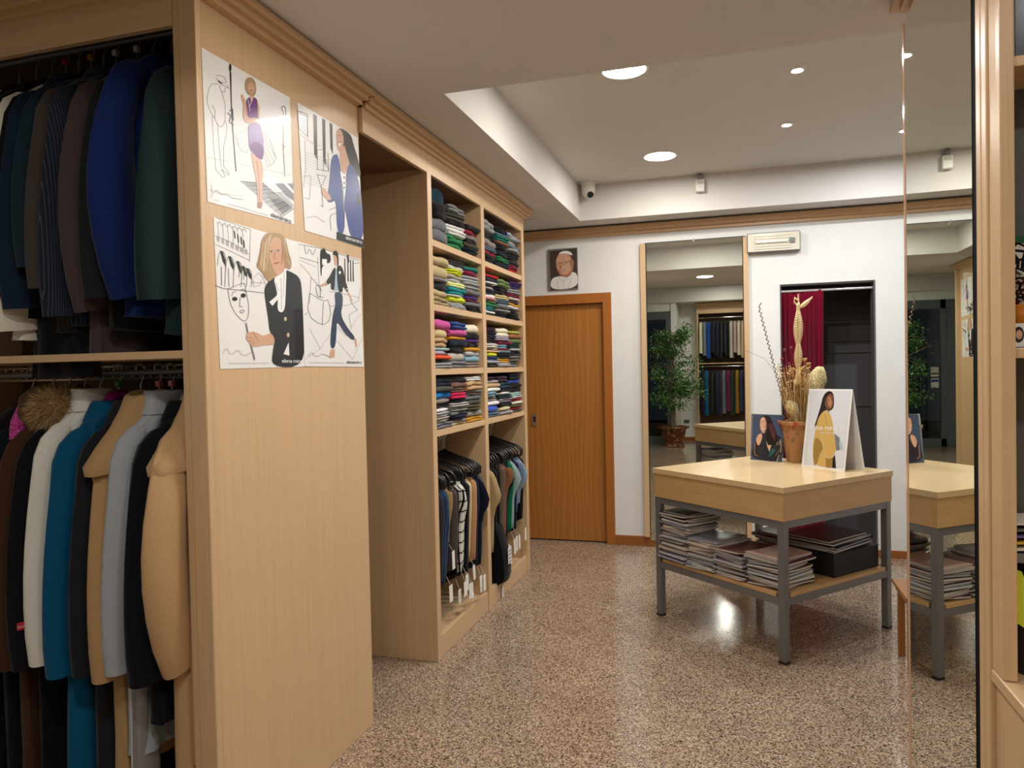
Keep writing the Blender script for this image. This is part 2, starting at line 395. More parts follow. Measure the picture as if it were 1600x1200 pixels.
# wall socket beside the plant
t = thing('wall_socket', 'black wall socket on the white wall behind the ficus, seen in the mirror', 'socket', (-1.35, -2.645, 0.37))
m = MB(); m.box(-1.41, -1.30, -2.652, -2.638, 0.36, 0.42); m.build('plate', 'black_plastic', t, bevel=0.003)
for k in range(3):
    m = MB(); m.box(-1.40 + 0.034 * k, -1.374 + 0.034 * k, -2.638, -2.634, 0.372, 0.408); m.build('module', 'grey_plastic', t, bevel=0.001)
# ------------------------------------------------------------------ ceiling lamps
def lamp(x, y, z, r, mat, name, label, grp):
    t = thing(name, label, 'ceiling lamp', (x, y, z), grp)
    m = MB(); m.lathe((x, y, z), [(r, -0.002), (r + 0.004, -0.010), (r + 0.016, -0.008), (r + 0.018, 0.0)], 32); m.build('rim', 'lamp_ring', t, smooth=True)
    m = MB(); m.disc((x, y), r, z - 0.009, 32); m.build('diffuser', mat, t, recalc=False)
    return t
G1 = 'round flush ceiling lamps'; G2 = 'small recessed spotlights'
lamp(-0.56, 2.10, ZL, 0.105, 'lamp_big', 'ceiling_lamp', 'round lamp in the low ceiling, cut by the top edge of the photo', G1)
lamp(-0.505, 3.74, ZH, 0.105, 'lamp_big', 'ceiling_lamp', 'round lamp in the ceiling recess half hidden by the low ceiling edge', G1)
lamp(-0.48, 5.36, ZH, 0.105, 'lamp_big', 'ceiling_lamp', 'round lamp in the ceiling recess nearest the back wall and motion sensor', G1)
lamp(-0.56, 0.35, ZH, 0.105, 'lamp_big', 'ceiling_lamp', 'round lamp in the front ceiling recess nearest the poster panel', G1)
lamp(-0.56, -1.25, ZH, 0.105, 'lamp_big', 'ceiling_lamp', 'round lamp in the front ceiling recess nearest the glass shop front', G1)
lamp(1.35, 0.2, ZH, 0.105, 'lamp_big', 'ceiling_lamp', 'round lamp in the front ceiling recess above the sales counter', G1)
lamp(0.337, 4.05, ZH, 0.022, 'lamp_spot', 'spotlight', 'small bright spotlight over the front edge of the display table', G2)
lamp(0.345, 4.95, ZH, 0.022, 'lamp_spot', 'spotlight', 'small bright spotlight over the dried flowers on the display table', G2)
lamp(1.092, 5.35, ZH, 0.022, 'lamp_spot', 'spotlight', 'small bright spotlight just left of the tall mirror edge', G2)
# ------------------------------------------------------------------ things on the back wall and in the recess
t = thing('security_camera', 'white dome security camera in the rear left corner of the ceiling recess', 'security camera', (-1.11, 5.93, ZH))
m = MB(); m.lathe((-1.11, 5.93, ZH), [(0.062, 0), (0.062, -0.014), (0.058, -0.022)], 28); m.build('base', 'white_plastic', t, smooth=False)
m = MB(); m.lathe((-1.11, 5.93, ZH), [(0.054, -0.022), (0.056, -0.05), (0.052, -0.085), (0.038, -0.112), (0.018, -0.126), (0.004, -0.13)], 28); b_ = m.build('dome', 'white_plastic', t, smooth=True)
m = MB(); d_ = Vector((0.42, -0.62, -0.66)).normalized(); c_ = Vector((-1.11, 5.93, ZH - 0.072))
m.tube([c_ + d_ * 0.035, c_ + d_ * 0.060, c_ + d_ * 0.061], [0.026, 0.026, 0.020], 18); ln = m.build('lens', 'black_plastic', t, smooth=False)
t = thing('motion_sensor', 'small white motion sensor box on the rear face of the ceiling recess', 'sensor', (-0.228, 6.0, 2.95))
m = MB(); m.box(-0.262, -0.194, 5.958, 6.006, 2.905, 3.00); m.build('housing', 'white_plastic', t, bevel=0.006)
m = MB(); m.box(-0.252, -0.204, 5.952, 5.96, 2.965, 2.99); m.build('window', 'acrylic', t, bevel=0.003)
m = MB(); m.box(-0.245, -0.212, 5.96, 6.006, 3.00, 3.045); m.build('bracket', 'grey_plastic', t, bevel=0.003)
t = thing('emergency_light', 'rectangular emergency light with clear ribbed cover above the mirror strip', 'emergency light', (0.325, YB, 2.52))
m = MB(); m.box(0.121, 0.527, YB - 0.055, YB, 2.437, 2.598); m.build('housing', 'grey_plastic', t, bevel=0.010)
m = MB(); m.box(0.128, 0.520, YB - 0.063, YB - 0.055, 2.445, 2.590, 0)
for k in range(6): m.box(0.175, 0.46, YB - 0.068, YB - 0.063, 2.462 + 0.02 * k, 2.472 + 0.02 * k, 0)
m.build('cover', plain('lamp_cover', srgb(226, 220, 200), 0.15, coat=0.5), t, bevel=0.002)
m = MB(); m.tube([(0.19, YB - 0.072, 2.517), (0.43, YB - 0.072, 2.517)], 0.009, 12); m.build('tube', plain('tube_white', srgb(245, 244, 238), 0.12, coat=1), t, smooth=True)
m = MB(); m.box(0.445, 0.485, YB - 0.074, YB - 0.063, 2.50, 2.54); m.build('socket', 'grey_plastic', t, bevel=0.003)
m = MB(); m.box(-1.69, -1.53, 5.79, 6.0, ZL - 0.006, ZL + 0.0); tag(m.build('ceiling_hatch', 'ceiling_white', bevel=0.002), 'small white access hatch in the low ceiling above the wooden door', 'ceiling hatch')
# curtain on its rod in the passage
m = MB(); m.tube([(PX0, YB + 0.06, 2.125), (PX1, YB + 0.06, 2.125)], 0.011, 12); tag(m.build('curtain_rod', plain('rod_white', srgb(215, 212, 210), 0.2, metal=0.4), smooth=True), 'thin pale metal curtain rod across the top of the dark passage', 'curtain rod')
m = MB(); rs = []
NX = 90
for k in range(26):
    f = k / 25; z = 2.135 - f * 2.10; row = []
    x0, x1 = 0.386, 0.702 - 0.012 * f
    for i in range(NX + 1):
        u = i / NX; amp = 0.016 * (0.35 + 0.65 * min(1, f * 5)) ; ph = 2 * pi * (7.2 * u + 0.35 * sin(3.1 * u * pi) + 0.05 * sin(6 * f))
        row.append((x0 + (x1 - x0) * u, YB + 0.062 + amp * sin(ph) + 0.005 * sin(5 * u + 9 * f), z + (0.006 * sin(ph) if k == 0 else 0)))
    rs.append(row)
for k in range(25):
    b = len(m.v)
    if k == 0:
        for r in rs:
            for p in r: m.v.append(p)
for k in range(25):
    for i in range(NX): a = k * (NX + 1) + i; m.face((a, a + 1, a + NX + 2, a + NX + 1))
cu = m.build('curtain', fabric(srgb(112, 8, 36), 'plainweave'), smooth=True, recalc=False)
sd = cu.modifiers.new('thick', 'SOLIDIFY'); sd.thickness = 0.003
tag(cu, 'dark red gathered curtain hanging on the left of the dark passage', 'curtain')
# framed portrait over the door
PY = YB - 0.022
t = thing('framed_portrait', 'small framed portrait of a smiling person in a white cap, above the wooden door', 'picture', (-1.415, YB, 2.40))
m = MB(); m.box(-1.546, -1.282, YB - 0.02, YB, 2.226, 2.587); m.build('frame', 'grey_plastic', t, bevel=0.003)
def art(crop, s, P0, n, eps=0.0004):
    """flat artwork: returns poly/line writers taking coordinates read off an enlarged crop of the photo"""
    n = Vector(n); mb = MB(); mats = []; st = {'k': 0}
    def P(x, y, k): return on_plane(crop[0] + x / s, crop[1] + y / s, Vector(P0) + n * eps * k, n)
    def mi(mat):
        if mat not in mats: mats.append(mat)
        return mats.index(mat)
    def poly(mat, pts):
        if len(pts) >= 6: pts = soften(pts)
        st['k'] += 1; mb.mi = mi(mat); mb.face([mb.vert(P(x, y, st['k'])) for x, y in pts])
    def line(mat, pts, w=3):
        st['k'] += 0.25; mb.mi = mi(mat)
        if len(pts) >= 5: pts = soften(pts, 1, False)
        for (x0, y0), (x1, y1) in zip(pts, pts[1:]):
            L = max(1e-6, math.hypot(x1 - x0, y1 - y0)); nx, ny = -(y1 - y0) / L * w / 2, (x1 - x0) / L * w / 2
            mb.face([mb.vert(P(a, b, st['k'])) for a, b in ((x0 + nx, y0 + ny), (x1 + nx, y1 + ny), (x1 - nx, y1 - ny), (x0 - nx, y0 - ny))])
    def oval(mat, cx, cy, rx, ry, rot=0, n_=18):
        poly(mat, [(cx + rx * cos(a) * cos(rot) - ry * sin(a) * sin(rot), cy + rx * cos(a) * sin(rot) + ry * sin(a) * cos(rot)) for a in [2 * pi * i / n_ for i in range(n_)]])
    def text(mat, txt, x, y, dx, dy, ux, uy, sp=0.9):
        st['k'] += 1
        o = P(x, y, st['k']); put_text(mb, mi(mat), txt, o, P(x + dx, y + dy, st['k']) - o, P(x + ux, y + uy, st['k']) - o, sp)
    return mb, mats, poly, line, oval, text, P
INK = {}
def ink(name, r, g, b, rough=0.28): return plain('print_' + name, srgb(r, g, b), rough, coat=0.3).name
ink('skin', 214, 168, 140); ink('skin_shade', 176, 124, 98); ink('skin_dark', 120, 78, 60); ink('hair_blond', 176, 148, 108); ink('hair_dark', 36, 28, 28)
ink('purple', 106, 40, 120); ink('violet', 140, 106, 176); ink('blue', 66, 84, 150); ink('black', 20, 22, 28); ink('line', 96, 94, 98); ink('line_light', 178, 172, 176)
ink('white', 244, 244, 246); ink('denim', 48, 66, 92); ink('aqua', 168, 196, 208); ink('backdrop_brown', 72, 60, 54); ink('cassock', 232, 230, 222)
ink('cassock_shade', 190, 188, 182); ink('lips', 168, 84, 84); ink('grey_mid', 120, 120, 124); ink('card_bg', 214, 216, 222); ink('coat_yellow', 204, 168, 96); ink('coat_yellow_dark', 156, 124, 62)
ink('photo_blue', 66, 80, 104); ink('photo_dark', 40, 42, 50); ink('teal', 40, 92, 92); ink('hair_red', 84, 44, 48); ink('hairlight', 206, 184, 148)
mb, mats, poly, line, oval, text, P = art((800, 300), 6.0, (0, YB - 0.0205, 0), (0, -1, 0), 0.00006)
poly('print_backdrop_brown', [(352, 556), (606, 528), (616, 898), (362, 922)])
poly('print_cassock', [(362, 815), (440, 785), (500, 800), (565, 740), (618, 775), (616, 898), (362, 922)])
oval('print_skin_shade', 493, 680, 82, 122, -0.12); oval('print_skin', 488, 668, 72, 108, -0.12)
poly('print_white', [(432, 585), (460, 558), (510, 549), (552, 562), (574, 600), (520, 578), (470, 575)])
oval('print_skin_shade', 560, 668, 20, 38)
line('print_hair_dark', [(412, 672), (440, 668), (512, 660), (556, 640)], 5)
oval('print_skin_dark', 428, 674, 18, 14); oval('print_skin', 428, 674, 13, 10); oval('print_skin_dark', 484, 666, 21, 15); oval('print_skin', 484, 666, 16, 11)
oval('print_skin_shade', 454, 702, 14, 20); poly('print_lips', [(432, 726), (470, 734), (503, 722), (480, 748), (450, 748)]); line('print_white', [(444, 736), (470, 741), (490, 735)], 3)
line('print_cassock_shade', [(438, 800), (482, 835), (560, 770)], 5); line('print_cassock_shade', [(480, 835), (484, 905)], 4); line('print_cassock_shade', [(420, 830), (440, 912)], 4); line('print_cassock_shade', [(560, 800), (528, 900)], 4)
mb.build('picture', mats, t, recalc=False)
# ================================================================== shop fittings, left side
XD = -1.535; XS = -1.515
def cornice_y(mb, x, y0, y1, z0=2.69, z1=2.752):
    """stepped cornice running along y, projecting in +x from plane x"""
    mb.box(x - 0.02, x + 0.018, y0, y1, z0, z1); mb.box(x - 0.02, x + 0.040, y0, y1 + 0.02, z0 + 0.018, z1); mb.box(x - 0.02, x + 0.062, y0, y1 + 0.04, z0 + 0.038, z1)
# open wardrobe (coats) : x -2.88..-1.575, front at y 1.76
WX0, WX1, WY0, WY1 = -2.88, -1.547, 1.80, 2.36
t = thing('wardrobe', 'open beech wardrobe full of coats at the left edge of the room', 'wardrobe', (-2.2, 2.0, 0))
m = MB(); m.box(WX0, WX0 + 0.022, WY0 + 0.02, WY1, 0, 2.69); m.build('side_panel', 'beech_vertical', t, bevel=0.002)
m = MB(); m.box(-1.571, WX1, WY0 + 0.004, WY1, 0, 2.69); m.build('side_panel', 'beech_vertical', t, bevel=0.002)
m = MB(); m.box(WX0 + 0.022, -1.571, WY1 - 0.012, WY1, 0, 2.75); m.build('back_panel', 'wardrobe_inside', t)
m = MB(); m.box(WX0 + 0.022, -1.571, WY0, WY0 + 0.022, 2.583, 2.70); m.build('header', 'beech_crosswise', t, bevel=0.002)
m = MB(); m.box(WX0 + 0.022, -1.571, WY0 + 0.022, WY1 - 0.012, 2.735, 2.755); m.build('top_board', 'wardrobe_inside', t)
m = MB(); m.box(WX0 + 0.022, -1.571, WY0 + 0.005, WY1 - 0.012, 1.60, 1.624); m.build('shelf', 'beech_crosswise', t, bevel=0.002)
m = MB(); m.box(WX0 + 0.022, -1.571, WY0 + 0.02, WY1 - 0.012, 0.0, 0.09); m.build('plinth', 'beech_crosswise', t, bevel=0.002)
m = MB(); m.box(WX0, -1.49, WY0 - 0.02, WY0 + 0.02, 2.69, 2.752); m.box(WX0, -1.47, WY0 - 0.042, WY0, 2.71, 2.752); m.box(WX0, -1.45, WY0 - 0.062, WY0, 2.728, 2.752); m.build('cornice', 'cornice_beech', t, bevel=0.003)
m = MB(); m.box(-1.5465, -1.487, WY0, WY0 + 0.020, 0, 2.70); m.build('corner_post', 'beech_vertical', t, bevel=0.004)
m = MB(); m.box(-1.5465, -1.492, WY0 + 0.0205, 1.829, 0, 2.70); m.build('filler_strip', 'beech_vertical', t, bevel=0.003)
RZ_UP, RZ_LO, RY = 2.695, 1.563, 2.04
for z, nm in ((RZ_UP, 'hanging_rail'), (RZ_LO, 'hanging_rail')):
    m = MB(); m.tube([(WX0 + 0.022, RY, z), (-1.5715, RY, z)], 0.011, 14); m.build(nm, 'steel_grey', t, smooth=True)
m = MB()
for k in range(30):
    x = -2.80 + k * 0.042; m.tube([(x, 2.16, 1.585), (x + 0.021, 2.16, 1.545), (x + 0.042, 2.16, 1.585)], 0.0035, 6)
m.tube([(-2.85, 2.16, 1.588), (-1.578, 2.16, 1.588)], 0.005, 6); m.tube([(-2.85, 2.16, 1.542), (-1.578, 2.16, 1.542)], 0.005, 6)
m.build('wire_brace', 'wire', t)
# end panel with posters
t = thing('end_panel', 'wide beech end panel carrying the fashion posters', 'panel', (-1.56, 2.36, 0))
m = MB(); m.box(-1.5465, XD, 1.8295, 2.862, 0.0, 2.71); m.build('board', 'beech_vertical', t, bevel=0.003)
m = MB(); m.box(XD - 0.008, XD + 0.034, 1.83, 2.843, 2.69, 2.752); m.box(XD - 0.008, XD + 0.060, 1.76, 2.852, 2.708, 2.752); m.box(XD - 0.008, XD + 0.084, 1.74, 2.862, 2.728, 2.752); m.build('cornice', 'cornice_beech', t, bevel=0.004)
# niche header + shelving for knitwear
t = thing('shelving_unit', 'two-bay beech shelving unit stacked with folded knitwear above hanging trousers', 'shelving', (-1.8, 4.4, 0))
Y0, Y1, Y2, Y3 = 3.552, 4.425, 4.49, 5.392; XB_ = -2.08
def bd(nm, mat, *a, bv=0.002): q = MB(); q.box(*a); return q.build(nm, mat, t, bevel=bv)
bd('side_panel', 'beech_vertical', XB_, XS, Y0, Y0 + 0.055, 0, 2.69)
bd('divider', 'beech_vertical', XB_, XS, 4.402, 4.462, 0, 2.69)
bd('side_panel', 'beech_vertical', XB_, XS, 5.325, 5.392, 0, 2.69)
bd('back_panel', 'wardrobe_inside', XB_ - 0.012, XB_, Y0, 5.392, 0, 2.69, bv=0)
bd('header', 'beech_lengthwise', XS - 0.022, XS - 0.001, 2.863, 5.392, 2.582, 2.70)
bd('top_board', 'beech_dark', XB_, XS - 0.022, 2.863, 5.392, 2.60, 2.62, bv=0)
BAYS = ((Y0 + 0.055, 4.402), (4.462, 5.325))
SH = (2.245, 1.90, 1.556, 1.225)
for a, b in BAYS:
    for z in SH: bd('shelf', 'beech_lengthwise', XB_, XS - 0.004, a, b, z - 0.035, z)
    bd('base_board', 'beech_lengthwise', XB_, XS - 0.03, a, b, 0.07, 0.10)
    bd('plinth', 'beech_lengthwise', XS - 0.035, XS - 0.008, a, b, 0.0, 0.118)
    q = MB(); q.tube([(-1.76, a, 1.125), (-1.76, b, 1.125)], 0.012, 14); q.build('hanging_rail', 'chrome', t, smooth=True)
m = MB(); cornice_y(m, XS, 2.863, 5.42, 2.685, 2.752); m.build('cornice', 'cornice_beech', t, bevel=0.004)
# ------------------------------------------------------------------ right side: mirror cabinet, post, counter
bR = 0.0236
def rp(y, off=0.0): return 0.545 + (y - 2.4) * math.tan(bR) + off
t = thing('mirror_cabinet', 'beech cabinet end faced with a tall full-length mirror on the right', 'mirror cabinet', (0.8, 2.3, 0))
MY0, MY1, MZ = 1.935, 2.692, 2.655
m = MB(); m.prism([(rp(MY0), MY0), (rp(MY0, 0.006), MY0), (rp(MY1, 0.006), MY1), (rp(MY1), MY1)], 0.02, MZ); m.build('mirror', 'mirror_glass', t)
m = MB(); m.prism([(rp(1.905, 0.002), 1.905), (rp(1.905, 0.03), 1.905), (rp(MY0, 0.03), MY0), (rp(MY0, 0.002), MY0 - 0.0005)], 0.0, 2.70); m.build('dark_gap', 'mirror_edge', t)
m = MB(); m.prism([(rp(MY1, -0.002), MY1 + 0.0005), (rp(MY1, 0.03), MY1), (rp(MY1 + 0.03, 0.03), MY1 + 0.03), (rp(MY1 + 0.03, -0.002), MY1 + 0.03)], 0.0, MZ); m.build('edge_strip', plain('strip_gloss', srgb(206, 168, 138), 0.12), t, bevel=0.003)
m = MB(); m.prism([(rp(1.935, 0.007), 1.936), (1.10, 1.936), (1.10, 2.69), (rp(MY1, 0.007), 2.69)], 0.0, MZ + 0.0); m.build('body', 'beech_vertical', t)
m = MB(); m.prism([(0.556, 1.936), (1.10, 1.936), (1.10, 2.72), (0.572, 2.72)], MZ, 2.71); m.prism([(0.540, 1.936), (1.10, 1.936), (1.10, 2.76), (0.552, 2.76)], 2.71, 2.732); m.prism([(0.515, 1.936), (1.10, 1.936), (1.10, 2.80), (0.528, 2.80)], 2.732, 2.754)
m.build('cornice', 'cornice_beech', t, bevel=0.003)
m = MB(); m.box(0.533, 0.565, 1.868, 1.904, 0, 2.70); m.build('post', 'beech_vertical', t, bevel=0.004)
m = MB(); m.box(0.5335, 0.565, 1.832, 1.8675, 0, 2.70); m.build('post', 'beech_vertical', t, bevel=0.004)
# shelf unit that stands on the counter
t = thing('counter_shelf_unit', 'open beech shelf unit standing behind the counter at the right edge', 'shelf unit', (0.9, 1.85, 0.86))
m = MB(); m.box(0.538, 0.565, 1.762, 1.831, 0.866, 2.70); m.build('side_panel', 'beech_vertical', t, bevel=0.003)
m = MB(); m.box(1.50, 1.53, 1.762, 1.931, 0.866, 2.70); m.build('side_panel', 'beech_vertical', t, bevel=0.003)
for z in (2.155, 1.548):
    m = MB(); m.box(0.5655, 1.50, 1.775, 1.931, z, z + 0.022); m.build('shelf', 'beech_crosswise', t, bevel=0.002)
m = MB(); m.box(0.566, 1.53, 1.9315, 1.9355, 0.866, 2.70); m.build('back_panel', 'passage_wall', t)
t = thing('counter', 'beech sales counter running towards the viewer at the right edge', 'counter', (0.9, 1.0, 0))
m = MB(); m.box(0.535, 1.45, -0.6, 1.8315, 0.838, 0.865); m.build('worktop', 'beech_lengthwise', t, bevel=0.003)
m = MB(); m.box(0.545, 1.42, -0.58, 1.831, 0.0, 0.837); m.build('body', 'beech_vertical', t, bevel=0.002)
# things on that shelf unit (only their left edges show)
m = MB(); m.box(0.580, 1.0, 1.83, 1.845, 2.18, 2.62, 0); m.box(0.588, 0.992, 1.828, 1.831, 2.19, 2.61, 1); tag(m.build('dark_poster_board', [plain('board_edge', srgb(150, 140, 134), 0.4), plain('board_blue', srgb(40, 42, 66), 0.2)]), 'dark blue framed board on the topmost shelf behind the counter', 'framed board')
t = thing('framed_picture', 'framed plant picture with green top edge on the middle shelf behind the counter', 'picture', (0.75, 1.86, 1.573))
m = MB(); m.box(0.567, 0.95, 1.86, 1.872, 1.575, 1.80); m.build('picture', fabric(srgb(150, 160, 120), 'print', 'picture_print'), t)
m = MB(); m.box(0.566, 0.951, 1.855, 1.876, 1.80, 1.815); m.build('frame_rail', plain('green_frame', srgb(18, 84, 52), 0.3), t)
t = thing('orange_flowerpot', 'small orange flowerpot with dark red leaves in front of the plant picture', 'flowerpot', (0.60, 1.835, 1.64))
m = MB(); m.lathe((0.60, 1.835, 1.573), [(0.016, 0.0), (0.020, 0.02), (0.026, 0.06), (0.030, 0.09), (0.026, 0.09)], 20); m.build('pot', plain('pot_orange', srgb(206, 124, 30), 0.3), t, smooth=True)
m = MB()
for k in range(60):
    a = random.uniform(0, 2 * pi); r = random.uniform(0, 0.030); z = 1.665 + random.uniform(0, 0.075); d = Vector((cos(a), sin(a), random.uniform(0.2, 1))) * 0.014; c = Vector((0.602 + r * cos(a), 1.835 + 0.6 * r * sin(a), z)); s_ = Vector((-sin(a), cos(a), 0.2)) * 0.005
    m.quad(c, c + d * 0.5 + s_, c + d, c + d * 0.5 - s_)
m.build('leaves', plain('leaf_red', srgb(84, 34, 44), 0.5, mottle=0.5), t, recalc=False)
t = thing('photo_card', 'small white photo card of a dark-haired person leaning on the middle shelf', 'photo card', (0.60, 1.80, 1.573))
m = MB(); m.box(0.566, 0.66, 1.798, 1.801, 1.572, 1.622, 0); m.mi = 1
m.build('card', ['paper', 'print_hair_dark'], t)
m = MB()
def ell(mb, cx, cz, rx, rz, y, mi):
    mb.mi = mi; mb.face([mb.vert((cx + rx * cos(2 * pi * k / 20), y, cz + rz * sin(2 * pi * k / 20))) for k in range(20)])
ell(m, 0.581, 1.598, 0.010, 0.017, 1.7978, 0); ell(m, 0.582, 1.598, 0.006, 0.010, 1.7975, 1); m.build('printed_face', ['print_hair_dark', 'print_skin'], t, recalc=False)
t = thing('paper_pile', 'pile of white and coloured papers on the counter shelf at the right edge', 'papers', (0.62, 1.85, 1.2))
m = MB()
for k in range(5):
    z = 1.135 + 0.013 * k; m.solid([(0.567, 1.80 + 0.004 * k, z), (0.70, 1.80, z + 0.01), (0.70, 1.92, z + 0.01), (0.567, 1.92, z)], (0, 0, 0.004)); m.mi = (m.mi + 1) % 4
m.build('sheets', ['paper_matt', plain('paper_yellow', srgb(220, 190, 60), 0.6), plain('paper_violet', srgb(120, 100, 170), 0.6), 'grey_plastic'], t)
m = MB(); m.box(0.5655, 1.50, 1.80, 1.931, 1.11, 1.13); m.build('tray', 'grey_plastic', t)
t = thing('counter_bag', 'black bag with yellow paper sticking out on the counter at the right edge', 'bag', (0.63, 1.72, 0.866))
m = MB(); m.rings([[(0.66 + 0.085 * sx * (abs(cos(a)) ** 0.5) * (1 if cos(a) > 0 else -1), 1.845 + 0.055 * sx * (abs(sin(a)) ** 0.5) * (1 if sin(a) > 0 else -1), z) for a in [2 * pi * k / 24 for k in range(24)]] for z, sx in ((0.867, 0.9), (0.90, 1.03), (1.0, 1.0), (1.06, 0.85), (1.085, 0.6))]); m.build('body', 'black_plastic', t, smooth=True)
m = MB(); m.solid([(0.570, 1.785, 0.985), (0.585, 1.785, 0.975), (0.592, 1.785, 1.06), (0.580, 1.785, 1.095), (0.566, 1.785, 1.10)], (0, 0.004, 0)); m.build('yellow_sheet', plain('yellow_green', srgb(200, 210, 50), 0.5), t)
# low wooden stool seen past the mirror edge
t = thing('stool', 'low brown wooden stool peeking out behind the mirror cabinet edge', 'stool', (0.99, 4.1, 0))
LG = [(0.815, 3.95), (0.825, 4.22), (1.12, 3.95), (1.12, 4.22)]
for x, y in LG:
    m = MB(); m.prism([(x - 0.016, y - 0.016), (x + 0.016, y - 0.016), (x + 0.016, y + 0.016), (x - 0.016, y + 0.016)], 0.0, 0.375); m.build('leg', 'stool_wood', t, bevel=0.004)
m = MB(); m.box(0.80, 1.14, 3.93, 4.24, 0.345, 0.378); m.build('apron', 'stool_wood', t, bevel=0.004)
m = MB(); m.box(0.785, 1.15, 3.915, 4.255, 0.378, 0.395); m.build('seat', 'stool_wood', t, bevel=0.004)
# ================================================================== folded knitwear
C = dict(
 black=(14, 14, 18), navy=(22, 28, 52), darknavy=(16, 22, 38), grey=(112, 112, 118), lightgrey=(176, 176, 178), charcoal=(44, 46, 50), white=(236, 234, 228),
 green=(44, 132, 82), brightgreen=(30, 120, 62), darkgreen=(16, 52, 44), teal=(30, 140, 146), tealgreen=(18, 118, 100), petrol=(22, 60, 76), crimson=(150, 22, 48), red=(200, 30, 44),
 burgundy=(130, 14, 62), beige=(190, 170, 128), camel=(192, 158, 116), sand=(206, 186, 138), taupe=(146, 130, 122), stone=(170, 160, 148), olive=(80, 76, 52), olivegrey=(78, 76, 68),
 yellow=(214, 222, 40), paleyellow=(232, 236, 170), mustard=(206, 150, 34), purple=(72, 40, 110), plum=(62, 34, 54), wine=(120, 26, 60), pink=(200, 84, 152), hotpink=(214, 36, 92),
 blue=(40, 76, 138), brightblue=(16, 140, 220), royal=(60, 90, 190), lightblue=(128, 166, 184), slate=(96, 118, 134), denim=(58, 78, 120), lilac=(176, 164, 184), orange=(236, 84, 44), peach=(224, 180, 130),
 cream=(230, 222, 196), brown=(150, 96, 62), dustybrown=(116, 84, 74), mint=(166, 196, 190), limegreen=(164, 170, 70), oliveg=(96, 116, 64))
def K(n): return srgb(*C[n])
_tmpl = {}
def sweater_mesh(layers, var):
    """unit folded garment: 1 wide (y), 1 deep (x, rounded folds at +x), 1 high; `layers` folds show in front"""
    key = (layers, var)
    if key in _tmpl: return _tmpl[key]
    rnd = random.Random(100 * layers + var); m = MB()
    NY = 19; rows = []
    sag = rnd.uniform(0.05, 0.16); skew = rnd.uniform(-0.06, 0.06)
    for j in range(NY):
        u = -1 + 2 * j / (NY - 1); e = (1 - abs(u) ** 7) ** 0.5 if abs(u) < 1 else 0.0
        e = max(e, 0.50); yy = 0.5 * u * (1 - 0.02 * (1 - e))
        prof = []
        top = 1.0 - sag * abs(u) ** 2.2 + 0.03 * sin(4 * u + var)
        fx = 0.5 - 0.05 * (1 - e) + 0.022 * sin(3 * u + var * 2) + 0.004 * sin(8 * u + var) + skew * u * 0.3
        prof.append((-0.5, 0.05)); prof.append((-0.5, 0.8 * top)); prof.append((-0.3, top * (0.9 + 0.10 * e)))
        prof.append((0.1, top * (0.92 + 0.10 * e))); prof.append((fx - 0.22, top * (0.90 + 0.10 * e)))
        zt = top * (0.86 + 0.14 * e)
        for l in range(layers):
            z1 = zt * (1 - l / layers); z0 = zt * (1 - (l + 1) / layers); zc = (z0 + z1) / 2; h = (z1 - z0) / 2
            off = rnd.uniform(-0.02, 0.02) if j == 0 else 0
            bul = 0.075 + 0.02 * ((l + var) % 2)
            for a in (75, 40, 0, -40, -75):
                a = radians(a); prof.append((fx - 0.10 + bul * cos(a) ** 0.8 * (0.6 + 0.4 * e) + (0.012 * sin(5 * u + 2 * l) if l else 0), zc + h * 0.99 * sin(a) + 0.010 * sin(5 * u + var + l)))
            if l < layers - 1: prof.append((fx - 0.135, z0))
        prof.append((fx - 0.2, 0.0)); prof.append((-0.4, 0.0))
        rows.append([(x, yy, z) for x, z in prof])
    m.rings(rows)
    me_o = m.build('folded_sweater', 'paper', smooth=True); me = me_o.data; bpy.data.objects.remove(me_o)
    _tmpl[key] = me; return me
NUMW = ['topmost'] + [w + ' from top' for w in 'second third fourth fifth sixth seventh eighth ninth tenth eleventh twelfth thirteenth fourteenth'.split()]
PATW = {'knit': 'plain', 'rib': 'ribbed', 'stripe': 'striped', 'bands': 'banded', 'print': 'patterned', 'tweed': 'tweedy', 'leopard': 'animal-print', 'wool': 'woollen', 'check': 'checked'}
COLW = dict(darknavy='dark navy', lightgrey='light grey', brightgreen='bright green', darkgreen='dark green', tealgreen='teal green', olivegrey='olive grey', paleyellow='pale yellow', hotpink='hot pink', brightblue='bright blue', royal='royal blue', lightblue='light blue', dustybrown='dusty brown', limegreen='lime green', oliveg='leaf green', petrol='petrol blue', slate='slate blue')
